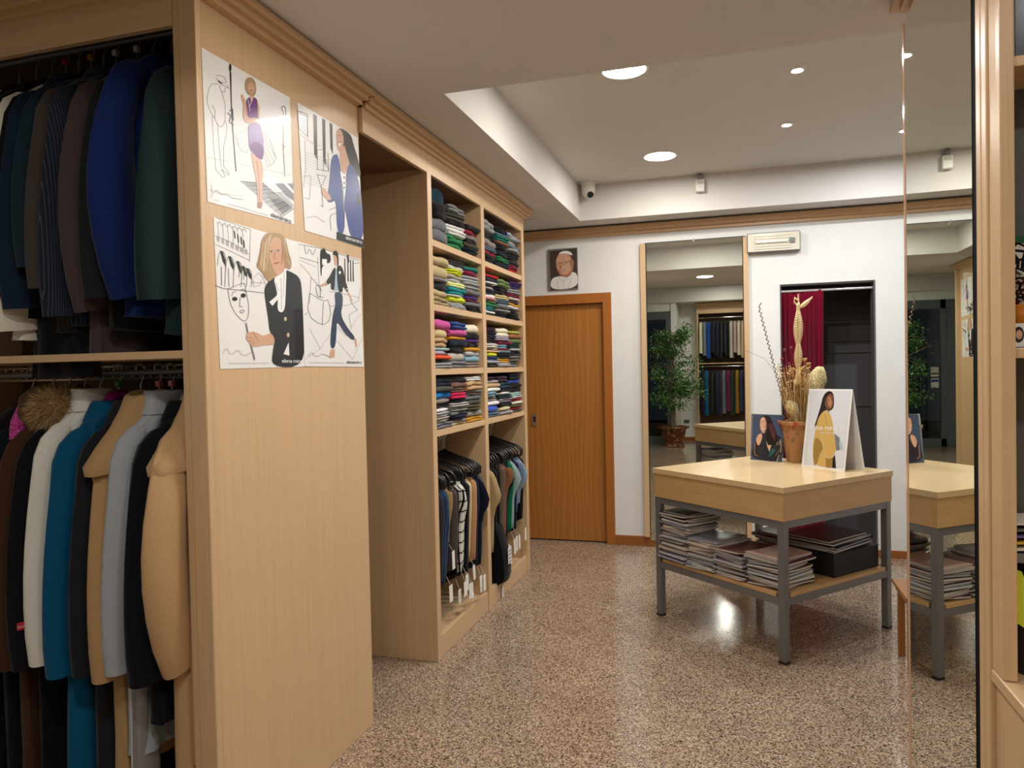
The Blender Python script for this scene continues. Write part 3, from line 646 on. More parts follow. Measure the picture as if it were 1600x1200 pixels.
# every stack from its top down: colour[:pattern[:relative thickness[:folds]]]
KN = {
 (0, 0): ["petrol:rib:2.2:1 black::1.9:1 grey:wool:1.7:1 grey:wool:1.7:1", "lightgrey:bands:1.5:2 olivegrey:wool:1.3:2 black::0.9:1 white::1:2 white::1:2 green::.8:1 green::.8:1 green::.9:1", "black:tweed:1:1 crimson::.9:1 crimson:print:.9:2 black::.9:1 olive:check:1:1 darknavy::1.4:1"],
 (1, 0): ["lightgrey:print:2:1 black::1.5:1 taupe::1.2:1 slate::.8:1 crimson::.7:1 black::1.4:1", "black::1.1:1 slate::.6:1 tealgreen::1:1 brown::.6:1 black::1.2:1 darknavy::1.1:1 brightgreen::1:1 darknavy::1.2:1", "blue:stripe:1:1 lightblue:print:.7:1 wine:print:1:1 slate::.7:1 taupe:print:.8:1 charcoal:bands:.9:2 black::.9:1 charcoal::.9:1 wine:tweed:.8:1 red::.8:2"],
 (0, 1): ["beige:wool:1.4:1 beige:wool:2.2:1 pink:print:.5:1 charcoal::1.4:1 beige:wool:1.2:1 beige:rib:1.6:1", "charcoal:tweed:1:1 white::.8:1 yellow::1:1 stone::.9:1 lightgrey::.8:1 paleyellow::.6:1 paleyellow::.5:1 teal::.9:1 teal::.7:1 white::.4:1 yellow::1:1 lightgrey::.7:1 lightgrey:wool:.8:1", "tealgreen::.9:1 burgundy::.9:1 lightgrey::1.2:1 slate:print:1.4:1 grey::1.1:1 purple::.9:1 wine::.4:1 grey::1:1 black::.9:1"],
 (1, 1): ["red::.7:1 navy::.8:1 white::.6:1 black::.7:1 mint:print:.6:1 navy::.8:1 white::1:1 red:stripe:.6:1 oliveg::.6:1 brightgreen::.8:1 teal::.8:1 white::.7:1 black::.5:1", "oliveg:tweed:1.8:1 black::1.9:1 sand:wool:1.2:1 slate:rib:1:1 grey::1.3:1 dustybrown:print:.7:1 darknavy::1.4:2", "purple::.9:1 purple::.9:1 navy:print:1.4:2 wine::1.1:1 white::.5:1 plum::1:1 mustard::.7:1 white::.6:1 taupe:print:.5:1 navy:bands:1:2 black::1:1 black::.8:1"],
 (0, 2): ["pink:wool:2:1 sand:wool:2:1 camel:wool:2.1:1 mint::.7:1 lilac::1:1 orange::.9:1 black::.8:1 navy:stripe:1.2:2", "blue::1.5:1 pink::1.4:1 mustard::.8:1 navy::1.3:1 black:bands:1.2:1 stone:tweed:1.7:1 grey:tweed:1.4:1", "cream:wool:1.8:1 black::1.3:1 purple::.7:1 black::.9:1 mustard::.9:1 lightgrey::1:1 lightblue:wool:1.2:1 taupe:wool:1.2:1"],
 (1, 2): ["plum::.8:1 navy::1.4:1 black::1.5:1 white::.9:1 white:print:.6:1 peach::.5:1 yellow::.9:1 denim::.9:1 denim:stripe:.7:1 charcoal::.9:1", "cream:wool:2.1:1 lilac::.9:1 wine::.9:1 lightblue::1:1 red::.3:1 slate::.8:1 darknavy::1.2:1 mustard:wool:1:1 lilac:print:1.1:1", "limegreen::.7:1 brown::1:1 oliveg:wool:1:1 darkgreen::1:1 lightgrey::.6:1 charcoal::1:1 stone:leopard:1.2:1 grey:wool:1.2:1"],
 (0, 3): ["navy::1.7:1 olivegrey::1.2:1 brightblue:rib:1.6:1 taupe::1:1 black::1.1:1 white::.8:1 lightgrey::1.1:1 stone::1.2:1 grey:wool:1.4:1", "black:tweed:.9:1 dustybrown::1.2:1 dustybrown::1:1 hotpink::1.4:1 black::.9:1 white:bands:.9:2 taupe:print:1:2 grey::.9:1 navy::1:1 taupe::.6:1 cream::.6:1", "white:tweed:.9:1 camel:wool:2:1 stone:leopard:1.1:1 grey::1:1 olivegrey::1:1 olive::1.1:1 navy:print:1.4:1 mustard::1.1:1"],
 (1, 3): ["plum::.8:1 white:print:.7:1 camel::1.1:1 white::1:1 lightblue::1.2:1 taupe::1.2:1 white:wool:1:1 royal:wool:1.7:1 slate:wool:1.2:1", "plum::1.4:1 petrol::1.5:1 black::.8:1 white::.6:1 darkgreen::.9:1 lilac::1:1 black::1:1 sand:tweed:.9:1 grey:print:1:1", "darknavy::1.5:1 royal::1:1 black::2.2:1 mint::.8:1 lightgrey::.7:1 crimson::.7:1 cream::.8:1 olive::.6:1 red::.6:1 olivegrey::.7:1"],
}
SHN = ['top shelf', 'second shelf', 'third shelf', 'fourth shelf']; BYN = ['near bay', 'far bay']; STN = ['left', 'middle', 'right']
rk = random.Random(5)
for (bay, sh), stacks in KN.items():
    a, b = BAYS[bay]; wid = (b - a - 0.02) / 3
    for si, spec in enumerate(stacks):
        items = []
        for it in spec.split():
            q = (it + ':::').split(':'); items.append((q[0], q[1] or 'knit', float(q[2] or 1), max(int(q[3] or 1), 2 if float(q[2] or 1) > 0.75 and rk.random() < 0.5 else 1)))
        tot = sum(i[2] for i in items); H = (0.285 if sh else 0.30) * rk.uniform(0.93, 1.0)
        if (bay, sh) == (0, 0): H = (0.30, 0.25, 0.185)[si]
        z = SH[sh] + 0.001; yc = a + 0.01 + wid * (si + 0.5)
        for k in range(len(items) - 1, -1, -1):
            cn, pat, th, lay = items[k]; h = H * th / tot
            nm = 'folded_' + ('scarf' if pat in ('bands', 'print') and th < 0.6 else 'sweater')
            o = bpy.data.objects.new(nm, sweater_mesh(lay, rk.randrange(5))); COL.objects.link(o)
            o.data = o.data.copy() if False else o.data
            dep = rk.uniform(0.34, 0.38); wd = wid * rk.uniform(0.93, 1.02)
            o.scale = (dep, wd, h * 1.03); front = XS - 0.012 + rk.uniform(-0.016, 0.012)
            o.location = (front - dep * 0.475, yc + rk.uniform(-0.008, 0.008), z); o.rotation_euler = (0, 0, rk.uniform(-0.05, 0.05))
            o.material_slots[0].link = 'OBJECT'; o.material_slots[0].material = fabric(K(cn), pat)
            kind = 'scarf' if 'scarf' in nm else 'sweater'
            tag(o, '%s %s %s, %s in %s stack, %s, %s' % (PATW[pat], COLW.get(cn, cn), kind, NUMW[k], STN[si], SHN[sh], BYN[bay]), kind, 'folded knitwear on the shelves')
            z += h
# ================================================================== hanging trousers in the two lower bays
def slab_xz(mb, outline, y, th, wave=0.0, ph=0.0):
    """soft cloth panel lying in the xz plane: outline [(x,z)], thickness along y"""
    outline = soften(outline, 1)
    cx = sum(p[0] for p in outline) / len(outline); n = len(outline)
    def off(x, z): return wave * sin(z * 9 + ph) + wave * 0.6 * sin(x * 31 + ph * 2)
    rs = []
    for s, k in ((-0.5, 0.86), (-0.30, 0.985), (0.0, 1.0), (0.30, 0.985), (0.5, 0.86)):
        rs.append([(cx + (x - cx) * k, y + s * th + off(x, z), z) for x, z in outline])
    mb.rings(rs)
def trouser_hanger(loc, label):
    t = thing('trouser_hanger', label, 'hanger', loc, 'black hangers holding the trousers')
    x, y, z = loc
    m = MB(); pts = [(x + 0.019 * cos(a) , y, z + 0.019 * sin(a)) for a in [radians(d) for d in (200, 160, 120, 80, 40, 0, -40)]]
    pts += [(x, y, z - 0.035), (x, y, z - 0.105)]; m.tube(pts, 0.0028, 6); m.build('hook', 'wire', t, smooth=True)
    m = MB(); m.tube([(x - 0.20, y, z - 0.235), (x - 0.20, y, z - 0.19), (x - 0.15, y, z - 0.155), (x - 0.03, y, z - 0.112), (x, y, z - 0.100), (x + 0.03, y, z - 0.112), (x + 0.15, y, z - 0.150), (x + 0.215, y, z - 0.172), (x + 0.238, y, z - 0.200), (x + 0.236, y, z - 0.240)], [0.004, 0.005, 0.006, 0.007, 0.010, 0.007, 0.006, 0.007, 0.007, 0.005], 8)
    m.build('arm', 'black_plastic', t, smooth=True)
    m = MB(); m.tube([(x - 0.20, y, z - 0.232), (x + 0.232, y, z - 0.238)], 0.004, 8); m.build('bar', 'black_plastic', t, smooth=True)
    for xx in (x - 0.10, x + 0.14):
        m = MB(); m.box(xx - 0.012, xx + 0.012, y - 0.010, y + 0.010, z - 0.268, z - 0.215); m.build('clip', 'black_plastic', t, bevel=0.002)
    return t
th0 = trouser_hanger((0, 0, 0), 'x')
ORD = ['first', 'second', 'third', 'fourth', 'fifth', 'sixth', 'seventh', 'eighth', 'ninth', 'tenth', 'eleventh', 'twelfth', 'thirteenth', 'fourteenth', 'fifteenth', 'sixteenth', 'seventeenth', 'eighteenth', 'nineteenth', 'twentieth']
TR = {
 0: [('charcoal denim', (52, 54, 60), 'knit', .42, 0), ('dark blue denim', (38, 56, 88), 'knit', .40, 0), ('blue denim', (44, 68, 104), 'knit', .43, 0), ('khaki', (160, 136, 92), 'knit', .60, 0), ('dark taupe', (84, 74, 68), 'knit', .44, 0), ('black', (14, 14, 18), 'knit', .40, 0), ('black', (18, 18, 22), 'knit', .37, 0),
     ('checked', (225, 222, 212), 'check', .40, 2), ('checked', (225, 222, 212), 'check', .42, 2), ('black', (12, 12, 16), 'knit', .38, 0), ('dark navy', (20, 24, 40), 'knit', .36, 0), ('cream', (206, 190, 150), 'knit', .44, 0), ('tan', (188, 140, 100), 'knit', .42, 0), ('navy', (26, 34, 60), 'knit', .37, 0), ('dark navy', (18, 22, 38), 'knit', .36, 1), ('slate grey', (74, 84, 98), 'knit', .46, 0), ('black', (12, 12, 14), 'knit', .35, 1)],
 1: [('sand beige', (176, 152, 112), 'knit', .42, 1), ('black', (12, 12, 15), 'knit', .40, 0), ('charcoal', (48, 46, 48), 'knit', .38, 0), ('black', (16, 15, 16), 'knit', .22, 0), ('taupe', (110, 92, 78), 'knit', .45, 0), ('rust brown', (134, 92, 62), 'knit', .44, 1), ('black', (12, 12, 16), 'knit', .35, 0), ('dark navy', (22, 24, 40), 'knit', .40, 1), ('bright green', (16, 104, 70), 'knit', .46, 0), ('pale grey green', (148, 172, 170), 'knit', .48, 1), ('navy', (24, 28, 52), 'knit', .45, 0), ('blue grey denim', (104, 124, 148), 'knit', .56, 1), ('light blue denim', (134, 152, 168), 'knit', .62, 1), ('black', (16, 16, 22), 'knit', .50, 0)],
}
rt = random.Random(11)
for bay, lst in TR.items():
    a, b = BAYS[bay]; n = len(lst); first = True
    for i, (cn, col, pat, zb, shape) in enumerate(lst):
        y = a + 0.045 + (b - a - 0.10) * (i + 0.4) / n; x = -1.76 + rt.uniform(-0.01, 0.012); dz = rt.uniform(-0.006, 0.006)
        loc = (x, y, 1.138); zb -= 0.05 if bay == 0 else 0.10
        where = '%s from the near end, %s' % (ORD[i], BYN[bay])
        clone(th0, loc, rt.uniform(-0.16, 0.10), 'black hanger holding %s trousers, %s' % (cn, where))
        zt = 0.885; f = x + 0.245 + rt.uniform(-0.01, 0.015); bk = x - 0.17; bul = (0.0, 0.045, 0.02)[shape] + rt.uniform(0, 0.012)
        zk = rt.uniform(0.62, 0.74)
        out = [(bk, zt), (bk - 0.012, 0.80), (bk + 0.0, zk), (bk + 0.02, zb + 0.1), (bk + 0.02, zb + 0.004), (x - 0.0, zb - 0.004), (f - 0.02, zb + rt.uniform(-0.01, 0.01)), (f - 0.012, zb + 0.12), (f - 0.005, zk - 0.03), (f + bul, zk + 0.06), (f + bul * 0.6, zk + 0.13), (f + 0.002, zt - 0.03), (f - 0.03, zt), (x, zt + 0.004)]
        nm = 'trousers'; t = thing(nm, '%s trousers clipped to a black hanger, %s' % (cn, where), 'trousers', (x, y, zt), 'trousers hanging below the knitwear')
        m = MB(); slab_xz(m, out, y, 0.030 if pat != 'check' else 0.04, 0.004, rt.uniform(0, 6)); m.build('leg_fabric', fabric(srgb(*col), pat, 'trouser_check' if pat == 'check' else None), t, smooth=True)
        m = MB(); m.box(bk, f - 0.028, y - 0.016, y + 0.016, zt - 0.028, zt + 0.006); m.build('waistband', fabric(srgb(*[c * 0.85 for c in col]), 'knit'), t, bevel=0.006)
        if rt.random() < 0.6 or i in (7, 8):
            tz = zb - rt.uniform(0.005, 0.05); tx = f - rt.uniform(0.02, 0.07)
            m = MB(); m.tube([(f - 0.02, y, zb + 0.02), (f + 0.003, y, tz)], 0.001, 4); cd = m.build('tag_string', 'paper_matt', t)
            w_ = rt.uniform(0.020, 0.028); hh = rt.uniform(0.075, 0.11); sk = rt.uniform(-0.006, 0.006)
            # the same tag seen broadside from the aisle
            m = MB(); m.solid([(f + 0.004, y - w_ * 0.9, tz + 0.0), (f + 0.004, y + w_ * 0.9, tz + 0.0), (f + 0.006, y + w_ * 0.9 + sk, tz - hh), (f + 0.006, y - w_ * 0.9 + sk, tz - hh)], (0.0015, 0, 0)); m.build('price_tag', 'paper_matt', t)
for o in list(th0.children): bpy.data.objects.remove(o)
bpy.data.objects.remove(th0)
# long black trousers with a shop label, hanging furthest out
t = thing('trousers', 'long black trousers reaching almost to the floor with a white price label', 'trousers', (-1.52, 4.60, 0.75))
m = MB(); slab_xz(m, [(-1.66, 0.50), (-1.66, 0.3), (-1.62, 0.12), (-1.53, 0.10), (-1.455, 0.13), (-1.462, 0.3), (-1.49, 0.42), (-1.52, 0.50), (-1.6, 0.52)], 4.66, 0.15, 0.006, 1.0); m.build('leg_fabric', fabric(srgb(15, 15, 17), 'plainweave'), t, smooth=True)
m = MB(); m.solid([(-1.4535, 4.625, 0.24), (-1.4535, 4.70, 0.24), (-1.4535, 4.70, 0.35), (-1.4535, 4.625, 0.35)], (0.002, 0, 0)); m.build('price_label', 'paper', t)
m = MB()
for k in range(4): m.box(-1.4515, -1.4508, 4.635, 4.69, 0.25 + 0.024 * k, 0.257 + 0.024 * k)
m.build('label_print', 'grey_plastic', t)
# ================================================================== coats and jackets on the wardrobe rails
def sp(v, e): return (abs(v) ** e) * (1 if v >= 0 else -1)
def ell_tube(mb, path, rx, rn, n=28, cap1=True):
    """elliptical tube in a yz-plane path: rx = radius along x, rn = radius across the path in yz"""
    rs = []
    for i, p in enumerate(path):
        p = Vector(p); a = Vector(path[max(i - 1, 0)]); b = Vector(path[min(i + 1, len(path) - 1)]); t = (b - a).normalized()
        q = Vector((0, -t.z, t.y)).normalized()
        rs.append([p + Vector((1, 0, 0)) * rx[i] * (sp(cos(u), 1.3) + 0.10 * sin(3 * u + 0.5 * i)) + q * rn[i] * sp(sin(u), 0.95) for u in [2 * pi * k / n for k in range(n)]])
    mb.rings(rs, True, False)
    if cap1:   # open cuff: turned edge and a dark inside
        e = rs[-1]; c = sum((Vector(v) for v in e), Vector()) / len(e)
        ins = [c + (Vector(v) - c) * 0.88 for v in e]; mb.rings([e, ins], False, False); mb.rings([ins, [v + Vector((0, 0, 0.05)) for v in ins]], False, True)
    return rs
def coat(name, label, cat, x, y, zr, col, L=0.85, slen=0.60, w=0.195, t=0.034, pat='wool', collar='lapel', flare=0.0, rx=0.032, rn=0.066, group=None, seed=0, bend=0.022, back=0.0, cuff=None, lean=0.0, drop=0.095, low=1.0, ccol=None):
    """garment on a hanger: hangs in the yz plane at x; zr = rail height"""
    rnd = random.Random(seed * 17 + 3); z0 = zr - drop
    fab = fabric(srgb(*col), pat)
    T = thing(name, label, cat, (x, y, z0), group)
    # body
    lv = [(0.0, .045, .040), (0.016, .070, .043), (0.045, .105, .042), (0.082, .142, .038), (0.130, w - .018, .034), (0.17, w - .004, .033), (0.25, w - .004, .038), (0.42, w - .018, .036)]
    k = 0.55
    while k < L: lv.append((k, w - .014 + flare * (k - 0.42) / L, t + 0.010 * (k - 0.4))); k += 0.10
    lv.append((L, w - .010 + flare, t + 0.012)); N = 40; rs = []; ph = rnd.uniform(0, 6)
    for d, W_, T_ in lv:
        a_ = 0.010 * max(0, (d - 0.15)) / max(0.3, L - 0.15)
        rs.append([(x + T_ * sp(sin(u), 0.8) + a_ * sin(5 * u + ph) + 0.004 * sin(9 * u + 6 * d), y + W_ * sp(cos(u), 0.75) + lean * d, z0 - d) for u in [2 * pi * q / N for q in range(N)]])
    m = MB(); m.rings(rs, True, True); m.build('body', fab, T, smooth=True)
    # sleeves
    for s in (-1, 1):
        m = MB(); h = z0 - 0.120; b_ = bend * (1 if s < 0 else 0.3)
        pth = [(x, y + s * (w - .095), h + 0.050), (x, y + s * (w - .062), h + 0.026), (x, y + s * (w - .030), h - 0.010), (x, y + s * (w - .012), h - 0.055)]
        nseg = 7
        for q in range(1, nseg + 1):
            f = q / nseg; pth.append((x + 0.006 * sin(3 * f + ph), y + s * (w - 0.012 + b_ * sin(pi * f * 0.95)) + back * f * f * (1 if s < 0 else -0.5), h - 0.055 - (slen - 0.055) * f))
        nn = len(pth); rxs = [rx * .5, rx * .85, rx * .95, rx * 1.0] + [rx * (1.0 + 0.30 * q / nseg + 0.04 * sin(5 * q / nseg + ph)) for q in range(1, nseg + 1)]
        rns = [rn * .25, rn * .50, rn * .68, rn * .78] + [rn * (0.80 + 0.50 * min(1, 1.15 * q / nseg) + 0.03 * sin(4 * q / nseg + ph)) for q in range(1, nseg + 1)]
        ell_tube(m, pth, rxs, rns); sl = m.build('sleeve', fab, T, smooth=True)
        if cuff:
            e = Vector(pth[-1]); m = MB(); ell_tube(m, [e + Vector((0, 0, 0.035)), e + Vector((0, 0, -0.002)), e + Vector((0, 0, -0.012))], [rxs[-1] * 1.10] * 3, [rns[-1] * 1.08] * 3); m.build('cuff', fabric(srgb(*cuff), pat), sl, smooth=True)
    # collar
    m = MB(); cf = fabric(srgb(*(ccol or col)), pat)
    def ring(W_, T_, z, yo=0.0): return [(x + T_ * sp(sin(u), 0.9), y + yo + W_ * sp(cos(u), 0.9), z) for u in [2 * pi * q / 28 for q in range(28)]]
    if collar == 'lapel':
        m.rings([ring(.110, .050, z0 - 0.045), ring(.094, .052, z0 - 0.020), ring(.074, .048, z0 + 0.012), ring(.066, .042, z0 + 0.020), ring(.058, .034, z0 + 0.010), ring(.05, .028, z0 - 0.02)], False, True); m.build('collar', cf, T, smooth=True)
        m = MB(); m.solid([(x, y - 0.06, z0 - 0.01), (x, y - 0.12, z0 - 0.05), (x, y - 0.135, z0 - 0.15), (x, y - 0.10, z0 - 0.26), (x, y - 0.07, z0 - 0.12)], (0.05, 0, 0)); m.build('lapel', cf, T, bevel=0.004)
    elif collar == 'stand':
        m.rings([ring(.100, .052, z0 - 0.035), ring(.082, .052, z0 + 0.0), ring(.076, .050, z0 + 0.026), ring(.078, .050, z0 + 0.040), ring(.068, .042, z0 + 0.042), ring(.058, .034, z0 + 0.01)], False, True); m.build('collar', cf, T, smooth=True)
    elif collar == 'shawl':
        def dr(W_, T_, z, tw): return [(x + (T_ + 0.004 * sin(6 * u + tw)) * sp(sin(u), 0.8), y - 0.01 + W_ * sp(cos(u), 0.80), z - 0.018 * abs(cos(u)) ** 2) for u in [2 * pi * q / 36 for q in range(36)]]
        m.rings([dr(.256, .068, z0 - 0.190, 1), dr(.260, .072, z0 - 0.165, 1), dr(.214, .064, z0 - 0.110, 1), dr(.160, .056, z0 - 0.055, 2), dr(.118, .052, z0 - 0.002, 2), dr(.090, .050, z0 + 0.040, 3), dr(.072, .044, z0 + 0.050, 3), dr(.056, .03, z0 + 0.03, 3)], False, True); m.build('collar', cf, T, smooth=True)
        m = MB(); m.rings([dr(.228, .060, z0 - 0.215, 2), dr(.232, .062, z0 - 0.195, 2), dr(.196, .056, z0 - 0.140, 2), dr(.15, .050, z0 - 0.09, 2)], False, True); m.build('cape_layer', cf, T, smooth=True)
    elif collar == 'fur':
        m.rings([ring(.13, .075, z0 - 0.06), ring(.15, .085, z0 - 0.02), ring(.14, .08, z0 + 0.04), ring(.09, .055, z0 + 0.075)], True, True); fc = m.build('fur_collar', cf, T, smooth=True)
    return T
def coat_hanger(x, y, zr, col, label, hl=0.0, bead=None):
    t = thing('coat_hanger', label, 'hanger', (x, y, zr), 'hangers on the wardrobe rails')
    m = MB(); pts = [(x, y - 0.019 * cos(a), zr + 0.017 * sin(a)) for a in [radians(d) for d in (-20, 20, 60, 100, 140, 180)]] + [(x + 0.002, y + 0.012, zr - 0.028), (x, y, zr - 0.055), (x, y, zr - 0.105 - hl)]
    m.tube(pts, 0.0028, 6); m.build('hook', 'wire', t, smooth=True)
    mt = plain('hanger_%d_%d_%d' % col, srgb(*col), 0.18, coat=0.4)
    m = MB(); z = zr - 0.065 - hl; rs = []
    for yy, zz, hh, xx in ((-0.125, -0.105, .008, .012), (-0.105, -0.082, .014, .016), (-0.07, -0.045, .022, .020), (-0.035, 0.0, .038, .024), (0, 0.008, .042, .020), (0.035, 0.0, .038, .024), (0.07, -0.045, .022, .020), (0.105, -0.082, .014, .016), (0.125, -0.105, .008, .012)):
        rs.append([(x + xx * cos(u), y + yy, z + zz - hh * 0.5 + hh * 0.5 * sin(u)) for u in [2 * pi * k / 14 for k in range(14)]])
    m.rings(rs); m.build('shoulder_bar', mt, t, smooth=True)
    if bead:
        m = MB(); m.box(x - 0.009, x + 0.009, y - 0.009, y + 0.009, zr - 0.062, zr - 0.042); m.build('size_marker', plain('marker_%d_%d_%d' % bead, srgb(*bead), 0.3), t, bevel=0.002)
    return t
YC = 2.00; GU = 'coats and jackets on the upper wardrobe rail'; GL = 'coats on the lower wardrobe rail'
UP = [ # x, colour, words, kwargs
 (-1.632, (28, 46, 48), 'dark green long-sleeved jacket at the right end', dict(L=.92, slen=.655, rx=.036, rn=.080, pat='plainweave', collar='none', w=.19)),
 (-1.775, (24, 42, 100), 'royal blue jacket with puffed shoulder beside the dark green one', dict(L=.90, slen=.66, rx=.042, rn=.078, pat='plainweave', collar='none', drop=.055, bend=.06, back=.04)),
 (-1.850, (34, 36, 40), 'narrow charcoal jacket squeezed behind the royal blue one', dict(L=.90, slen=.64, pat='plainweave', collar='lapel', t=.03)),
 (-1.915, (74, 62, 62), 'plum brown jacket with wide sleeve left of the charcoal one', dict(L=.99, slen=.665, rx=.038, rn=.07, pat='plainweave', collar='none', bend=.04, back=.03)),
 (-2.005, (34, 40, 54), 'navy pinstriped jacket', dict(L=.88, slen=.69, pat='pinstripe', collar='lapel', t=.03)),
 (-2.058, (72, 64, 60), 'grey brown jacket left of the pinstriped one', dict(L=.90, slen=.60, pat='plainweave', collar='none', t=.03)),
 (-2.112, (28, 48, 62), 'dark petrol jacket with open cuff', dict(L=.74, slen=.53, pat='plainweave', collar='none', t=.03)),
 (-2.168, (24, 42, 62), 'dark navy jacket next to the white one', dict(L=.80, slen=.66, pat='plainweave', collar='lapel', t=.03)),
 (-2.225, (238, 234, 220), 'white coat whose cream cuff hangs below the others', dict(L=.92, slen=.73, pat='plainweave', collar='none', t=.03, w=.20)),
 (-2.190, (20, 24, 30), 'black jacket left of the white coat', dict(L=.85, slen=.62, pat='plainweave', collar='none', t=.03)),
 (-2.36, (24, 32, 44), 'darkest navy jacket, second in from the left end', dict(L=.85, slen=.62, pat='plainweave', collar='none', t=.03)),
 (-2.44, (30, 30, 34), 'charcoal jacket at the left end', dict(L=.85, slen=.62, pat='plainweave', collar='none', t=.03)),
]
for i, (x, col, wd, kw) in enumerate(UP): kw['drop'] = kw.get('drop', 0.095) + 0.045; kw['L'] -= .04; coat('jacket' if 'jacket' in wd else 'coat', wd + ', upper wardrobe rail', 'jacket' if 'jacket' in wd else 'coat', x, YC, RZ_UP, col, group=GU, seed=i, **kw)
T = thing('long_skirt', 'long black skirt hanging from the upper rail down past the wardrobe shelf', 'skirt', (-1.98, 1.80, 2.0), GU)
m = MB(); rs = []
for k in range(12):
    f = k / 11; z = 1.80 - 0.25 * f; W_ = 0.105 + 0.03 * f
    rs.append([(-2.10 + W_ * sp(cos(u), .9), 1.88 + 0.035 * sp(sin(u), .8) + 0.007 * f * sin(7 * u), z) for u in [2 * pi * q / 40 for q in range(40)]])
m.rings(rs); m.build('skirt_panel', fabric(srgb(26, 26, 30), 'plainweave'), T, smooth=True)
for i, (x, col, wd, bead) in enumerate(((-1.632, (60, 66, 70), 'clear grey hanger of the dark green jacket', None), (-1.775, (150, 150, 158), 'grey hanger of the royal blue jacket', None), (-1.850, (228, 226, 214), 'white hanger of the narrow charcoal jacket', None), (-1.915, (14, 14, 16), 'black hanger of the plum brown jacket', (240, 240, 240)),
      (-2.005, (14, 15, 20), 'black hanger of the pinstriped jacket', (240, 240, 240)), (-2.058, (90, 92, 96), 'grey hanger of the grey brown jacket', None), (-2.112, (16, 16, 18), 'black hanger of the dark petrol jacket', (206, 160, 30)), (-2.168, (170, 34, 140), 'magenta hanger of the dark navy jacket', None),
      (-2.225, (24, 22, 26), 'black hanger of the white coat', (190, 30, 60)), (-2.285, (40, 40, 44), 'dark hanger of the black jacket left of the white coat', None), (-2.36, (18, 18, 20), 'black hanger of the darkest navy jacket', None), (-2.44, (92, 44, 34), 'brown wooden hanger of the charcoal jacket at the left end', None))):
    coat_hanger(x, YC + 0.03, RZ_UP + 0.012, col, wd + ', upper rail', hl=0.045, bead=bead)
LO = [
 (-1.630, (196, 160, 118), 'camel wool coat with big draped collar at the right end', dict(L=1.18, slen=.655, rx=.042, rn=.092, collar='shawl', w=.20, bend=.045, back=.07, t=.045, drop=.085)),
 (-1.724, (18, 20, 28), 'black coat between the camel and the pale grey coat', dict(L=.98, slen=.70, collar='lapel', rx=.040, rn=.07)),
 (-1.815, (172, 178, 186), 'pale grey coat with turned-up collar', dict(L=1.10, slen=.69, collar='stand', rx=.038, rn=.062, drop=.085)),
 (-1.868, (184, 150, 106), 'camel coat left of the pale grey coat', dict(L=1.15, slen=.71, collar='shawl', rx=.038, rn=.066, drop=.09)),
 (-1.945, (34, 34, 40), 'charcoal coat between the camel and the teal coat', dict(L=1.28, slen=.70, collar='lapel', rx=.036, rn=.06)),
 (-2.040, (10, 84, 124), 'teal blue wool coat', dict(L=1.38, slen=.71, collar='lapel', rx=.040, rn=.066, flare=.05)),
 (-2.120, (232, 230, 222), 'white coat with tall standing collar', dict(L=.82, slen=.70, collar='stand', rx=.036, rn=.060, drop=.075)),
 (-2.190, (20, 20, 26), 'black coat with a red label on its sleeve', dict(L=1.30, slen=.70, collar='none', rx=.036, rn=.064)),
 (-2.262, (72, 46, 32), 'dark brown fur-collared coat', dict(L=1.25, slen=.71, collar='fur', rx=.034, rn=.06, ccol=(70, 46, 36))),
 (-2.34, (20, 26, 34), 'dark navy coat with pink flowered lining at the neck', dict(L=1.3, slen=.62, collar='lapel')),
 (-2.43, (24, 22, 26), 'black coat next to the left end', dict(L=1.32, slen=.62, collar='none')),
]
RED = None
for i, (x, col, wd, kw) in enumerate(LO):
    kw['drop'] = kw.get('drop', 0.095) + 0.018
    T = coat('coat', wd + ', lower wardrobe rail', 'coat', x, YC, RZ_LO, col, group=GL, seed=20 + i, **kw)
    if 'red label' in wd:
        ys = YC - 0.195 - 0.07
        m = MB(); m.mi = 0; o_ = Vector((-2.172, ys - 0.004, 0.755)); dx = Vector((0.052, -0.0, 0.014)); dz = Vector((0, 0, 0.024))
        m.solid([o_, o_ + dx, o_ + dx + dz, o_ + dz], (0, 0.004, 0)); put_text(m, 1, 'personal', o_ + Vector((0.006, -0.001, 0.009)), dx * 0.78, dz * 0.36)
        m.build('woven_label', [plain('label_red', srgb(196, 24, 48), 0.5), 'paper_matt'], T)
    if 'flowered' in wd:
        m = MB(); m.tube([(x + 0.02, YC - 0.09, 1.46), (x + 0.03, YC - 0.12, 1.40), (x + 0.03, YC - 0.14, 1.34)], [0.02, 0.028, 0.02], 10); m.build('lining', fabric(srgb(190, 60, 140), 'tweed', 'flower_print'), T, smooth=True)
# belts and hems hanging below the camel coats
for (x, wd, n_) in ((-1.655, 'camel', 3), (-1.94, 'camel', 2)):
    pass
T = thing('coat_belt', 'loose camel belt hanging straight down below the right-hand camel coat', 'belt', (-1.63, 1.80, 0.9))
for k, (dx, z1) in enumerate(((0.0, 0.45), (0.045, 0.36))):
    m = MB(); m.box(-1.640 + dx, -1.615 + dx, 1.830 - 0.008 * k, 1.834 - 0.008 * k, z1, 0.85); m.build('belt_end', fabric(srgb(188, 150, 106), 'wool'), T, bevel=0.002)
